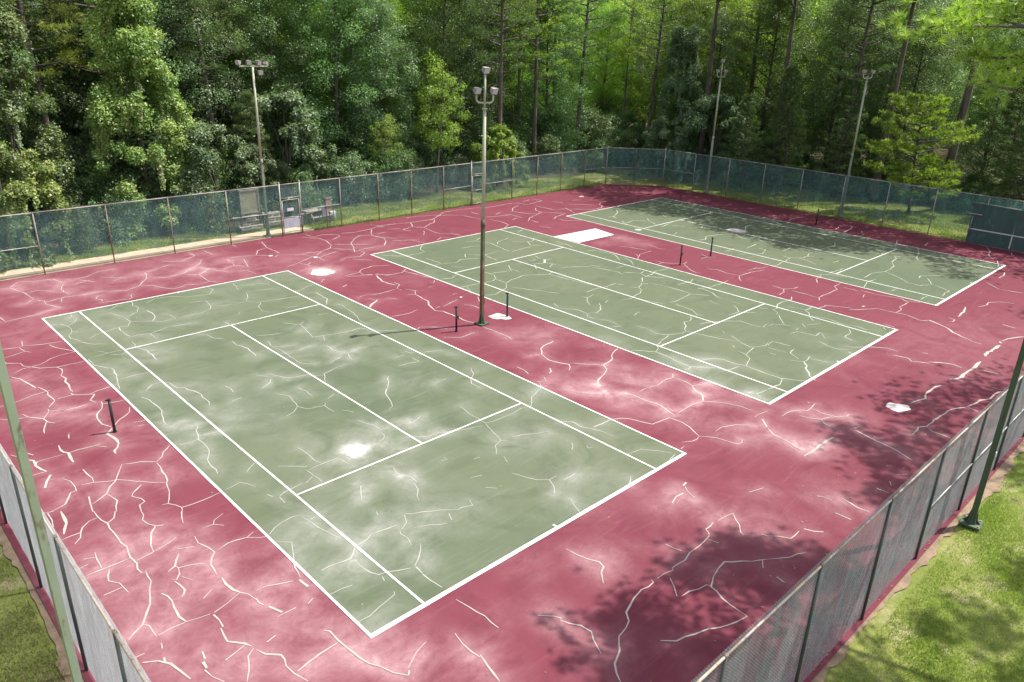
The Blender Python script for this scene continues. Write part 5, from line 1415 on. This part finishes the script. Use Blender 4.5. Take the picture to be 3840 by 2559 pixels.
# ------------------------------------------------ pines beside the camera, right of the frame: their boughs hang into it, their crowns shade the apron
def near_pine(x, y, Ht, label, boughs, clumps, lean=.2, r0=.26):
    r = empty('pine_tree', (x, y, -.05)); tag(r, label, 'tree')
    mb, pts = trunk_mb(Ht, r0, .05, lean, 14, 12, 1.4); P = []; D = []; P2 = []; D2 = []
    for (bx, by, bz), sp, nt_ in boughs:                       # close boughs in full detail
        e = Vector((bx-x, by-y, bz)); p0 = at_h(pts, max(4, bz-1.2)); m1 = p0.lerp(e, .55)+Vector((0, 0, .5))
        mb.tube([p0, m1, e], [.09, .055, .012], 8, False)
        for j in range(9):
            f = .42+.58*j/8; q0 = (p0.lerp(m1, f/.55) if f < .55 else m1.lerp(e, (f-.55)/.45)); ang = math.atan2(e.y-p0.y, e.x-p0.x)+(1 if j % 2 else -1)*(.7+.3*rng.random()); L = sp*(1.15-f*.55)
            q2 = q0+Vector((L*math.cos(ang), L*math.sin(ang), .12*L+rng.normal()*.12*L)); mb.tube([q0, (q0+q2)/2+Vector((0, 0, -.05)), q2], [.028, .018, .006], 6, False)
            for _ in range(int(nt_*1.5)):
                g_ = .25+.75*rng.random(); q = q0.lerp(q2, g_)+Vector((rng.normal(), rng.normal(), rng.normal()*.6))*.22*sp*(1.1-g_*.5)
                P.append(tuple(q)); D.append(((q2-q0).x/L*.6+rng.normal()*.35, (q2-q0).y/L*.6+rng.normal()*.35, .5+.35*rng.normal()))
    for (bx, by, bz), sp, nt_ in clumps:
        e = Vector((bx-x, by-y, bz)); p0 = at_h(pts, min(Ht*.97, max(3, bz-.12*math.hypot(e.x, e.y)-.8))); mb.tube([p0, (p0+e)/2+Vector((0, 0, -.1)), e], [.07, .04, .01], 6, False)
        for _ in range(int(nt_*1.7)):
            q = e+Vector((rng.normal()*sp*.52, rng.normal()*sp*.52, rng.normal()*sp*.22)); P2.append(tuple(q)); D2.append((rng.normal()*.5, rng.normal()*.5, .7))
    mb.obj('trunk', M['barkpine'], r, True)
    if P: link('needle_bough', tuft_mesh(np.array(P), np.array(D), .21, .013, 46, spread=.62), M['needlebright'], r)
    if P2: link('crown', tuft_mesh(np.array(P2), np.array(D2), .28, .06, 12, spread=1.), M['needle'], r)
def above(gx, gy, z): return (gx+.4855*z, gy-.2169*z, z)      # point at height z that shades ground point (gx, gy)
near_pine(13.2, -36.4, 21, 'pine whose bright needle boughs hang into the upper right corner',
    [((8.5, -29.1, 11.7), 1.3, 17), ((9.6, -29.7, 12.1), 1.3, 16), ((9.3, -29.9, 11.2), 1.2, 15), ((10.6, -29.6, 11.9), 1.3, 13), ((9.0, -30.3, 10.7), 1.1, 12), ((11.6, -29.4, 11.0), 1.2, 12), ((10.8, -30.2, 12.4), 1.3, 12)],
    [(above(7.6, -27.5, 16), 1.0, 150), (above(6.5, -26.9, 15.5), .6, 60), (above(8.5, -28.2, 16), .9, 110), (above(8.2, -27.2, 17), .6, 60), (above(8.9, -28.9, 17), .9, 90), (above(7.4, -28.6, 16), .5, 40),
     (above(4.3, -27.1, 17.5), .8, 80), (above(3.6, -28.2, 16), 1.0, 110), (above(2.9, -27.9, 17), .6, 50), (above(4.4, -29.2, 17), .9, 90), (above(2.4, -29.3, 16), .9, 90),
     (above(9.9, -32.3, 16), .9, 70), (above(12.4, -32.4, 15), .8, 60), (above(8.4, -33.6, 16), 1.0, 80), (above(14.6, -33.4, 12), .9, 60), (above(6.6, -32.0, 18), .8, 60), (above(11.0, -34.2, 14), 1.0, 70), (above(9.0, -31.4, 17), .5, 30)], .3)
near_pine(27.5, -35.8, 21, 'tall pine beside the near fence that shades the right apron',
    [], [(above(20.0, -27.4, 15), 1.6, 130), (above(22.6, -28.4, 15), 1.5, 120), (above(18.2, -28.2, 16.5), 1.3, 90), (above(24.6, -29.4, 15), 1.7, 110), (above(15.8, -26.7, 17.5), 1.0, 70), (above(14.6, -28.6, 17), 1.3, 130), (above(16.2, -27.9, 17.5), 1.2, 110), (above(13.2, -29.0, 18), 1.0, 70), (above(21.4, -30.2, 14), 1.5, 100), (above(17.8, -31.2, 15), 1.5, 90), (above(26.5, -31.5, 12), 1.6, 90), (above(23.0, -33.5, 12), 1.6, 90)], .3)
near_pine(52.5, -29.5, 22, 'tall pine behind the right end of the practice board, outside the view',
    [], [(above(40.5, -21.3, 14), 1.5, 90), (above(42.8, -21.0, 14), 1.6, 110), (above(38.6, -22.6, 16), 1.1, 60), (above(44.6, -23.2, 13), 1.8, 120), (above(41.8, -24.8, 15), 1.4, 80), (above(46.5, -20.4, 11), 1.6, 100), (above(34.2, -27.3, 19), .9, 40), (above(47.0, -25.5, 12), 1.8, 110)], .3)
# pines on the strip right of the farthest court, overhanging the fence and shading it
EDGE = [(6.5, 39.5), (2.5, 39), (.4, 37.6), (-2.8, 37.8), (-4, 39.5), (-5.4, 39.4), (-7.4, 37.8), (-11, 37.2), (-14.1, 36.8), (-16, 38.6), (-18.4, 41.3), (-21.3, 43)]
cells = []
for gy in np.arange(6.5, -20.5, -1.55):
    e = np.interp(-gy, [-q[0] for q in EDGE], [q[1] for q in EDGE])+.35
    for gx in np.arange(e, 49.5 if gy > -7 else 47.4, 1.8):
        if rng.random() < (.04 if gx < e+4 else .24): continue
        cells.append((above(gx+rng.normal()*.2, gy+rng.normal()*.3, 16+2.5*rng.random()), 1.4, 120))
def cl_of(lo, hi): return [c_ for c_ in cells if lo <= c_[0][1] < hi]
near_pine(54.6, 4.6, 23, 'tall dark pine behind the far corner, shading the end of the farthest court', [], cl_of(-2.5, 20), .2)
near_pine(54.9, -2.4, 23, 'tall dark pine behind the silvery vine bush at the right', [], cl_of(-8.5, -2.5), .2)
near_pine(55.8, -10.9, 23, 'tall dark pine right behind the two-lamp light pole', [], cl_of(-16, -8.5), .2)
near_pine(56.8, -15.4, 24, 'thick grey-brown pine trunk on the grass outside the right fence', [], [((54.5, -9.5, 19), 1.5, 120), ((58, -9.8, 21), 1.6, 120), ((53.2, -11.4, 21), 1.2, 90)], .2, .36)
near_pine(56.6, -23.6, 23, 'tall dark pine behind the practice board', [], cl_of(-40, -16), .2)
# ------------------------------------------------ grass blades where the lawn is close
def blades(name, regions, hgt, wdt, mat='grass'):
    Vs = []; Ts = []
    for x0, x1, y0, y1, dens in regions:
        n = int((x1-x0)*(y1-y0)*dens); X = rng.uniform(x0, x1, n); Y = rng.uniform(y0, y1, n)
        k = .5+.5*np.sin(X*1.3+np.sin(Y*1.9)*1.5)*np.cos(Y*1.1+np.sin(X*.8)*1.3); keep = rng.random(n) < .25+.75*k; X, Y, k = X[keep], Y[keep], k[keep]; n = len(X)
        a = rng.random(n)*6.28; l = hgt*(.5+.8*rng.random(n))*(.6+.5*k); dx, dy = np.cos(a), np.sin(a); bx, by = rng.normal(size=n)*.5*l, rng.normal(size=n)*.5*l
        z0 = -.06; V = np.stack([np.stack([X-dy*wdt/2, Y+dx*wdt/2, np.full(n, z0)], 1), np.stack([X+dy*wdt/2, Y-dx*wdt/2, np.full(n, z0)], 1), np.stack([X+bx, Y+by, z0+l], 1)], 1).reshape(-1, 3)
        Vs.append(V); Ts.append(np.repeat(np.clip(rng.random(n)*.8+.25*(1-k), 0, 1), 3))
    V = np.concatenate(Vs); o = link(name, np_mesh(name, V, np.arange(len(V)).reshape(-1, 3), np.concatenate(Ts)), M[mat]); tag(o, kind='stuff')
blades('dry_grass', [(-9.5, -4.72, -27, -15, 1900)], .075, .014, 'drygrass')
blades('grass', [(2.5, 16, -34.5, -30.62, 1900), (16, 34, -33.5, -30.6, 700)], .085, .014)
blades('grass', [(-12, 13.4, 8.2, 10.6, 420), (15, 44, 6.75, 11.2, 420), (47.4, 56.5, -26, 4, 300)], .12, .035)
# fallen leaves and needles on the aprons
P = []
for _ in range(1500):
    e = rng.integers(4)
    if e == 0: P.append((rng.uniform(0, 46), 6.45-abs(rng.normal())*.35))
    elif e == 1: P.append((rng.uniform(2, 40), -30.3+abs(rng.normal())*.5))
    elif e == 3: P.append((rng.uniform(-4, 30), rng.uniform(-30, 0)) if rng.random() < .35 else (rng.uniform(5, 26), -26.5-3.7*rng.random()**.5))
    else: P.append((47.1-abs(rng.normal())*.5, rng.uniform(-20, 3)))
P = np.array([(x, y, .016) for x, y in P]); o = link('fallen_leaves', leaf_mesh('fallen_leaves', P, unit(np.stack([rng.normal(size=len(P))*.1, rng.normal(size=len(P))*.1, np.ones(len(P))], 1)), .07, .5), M['dirt']); tag(o, kind='stuff')
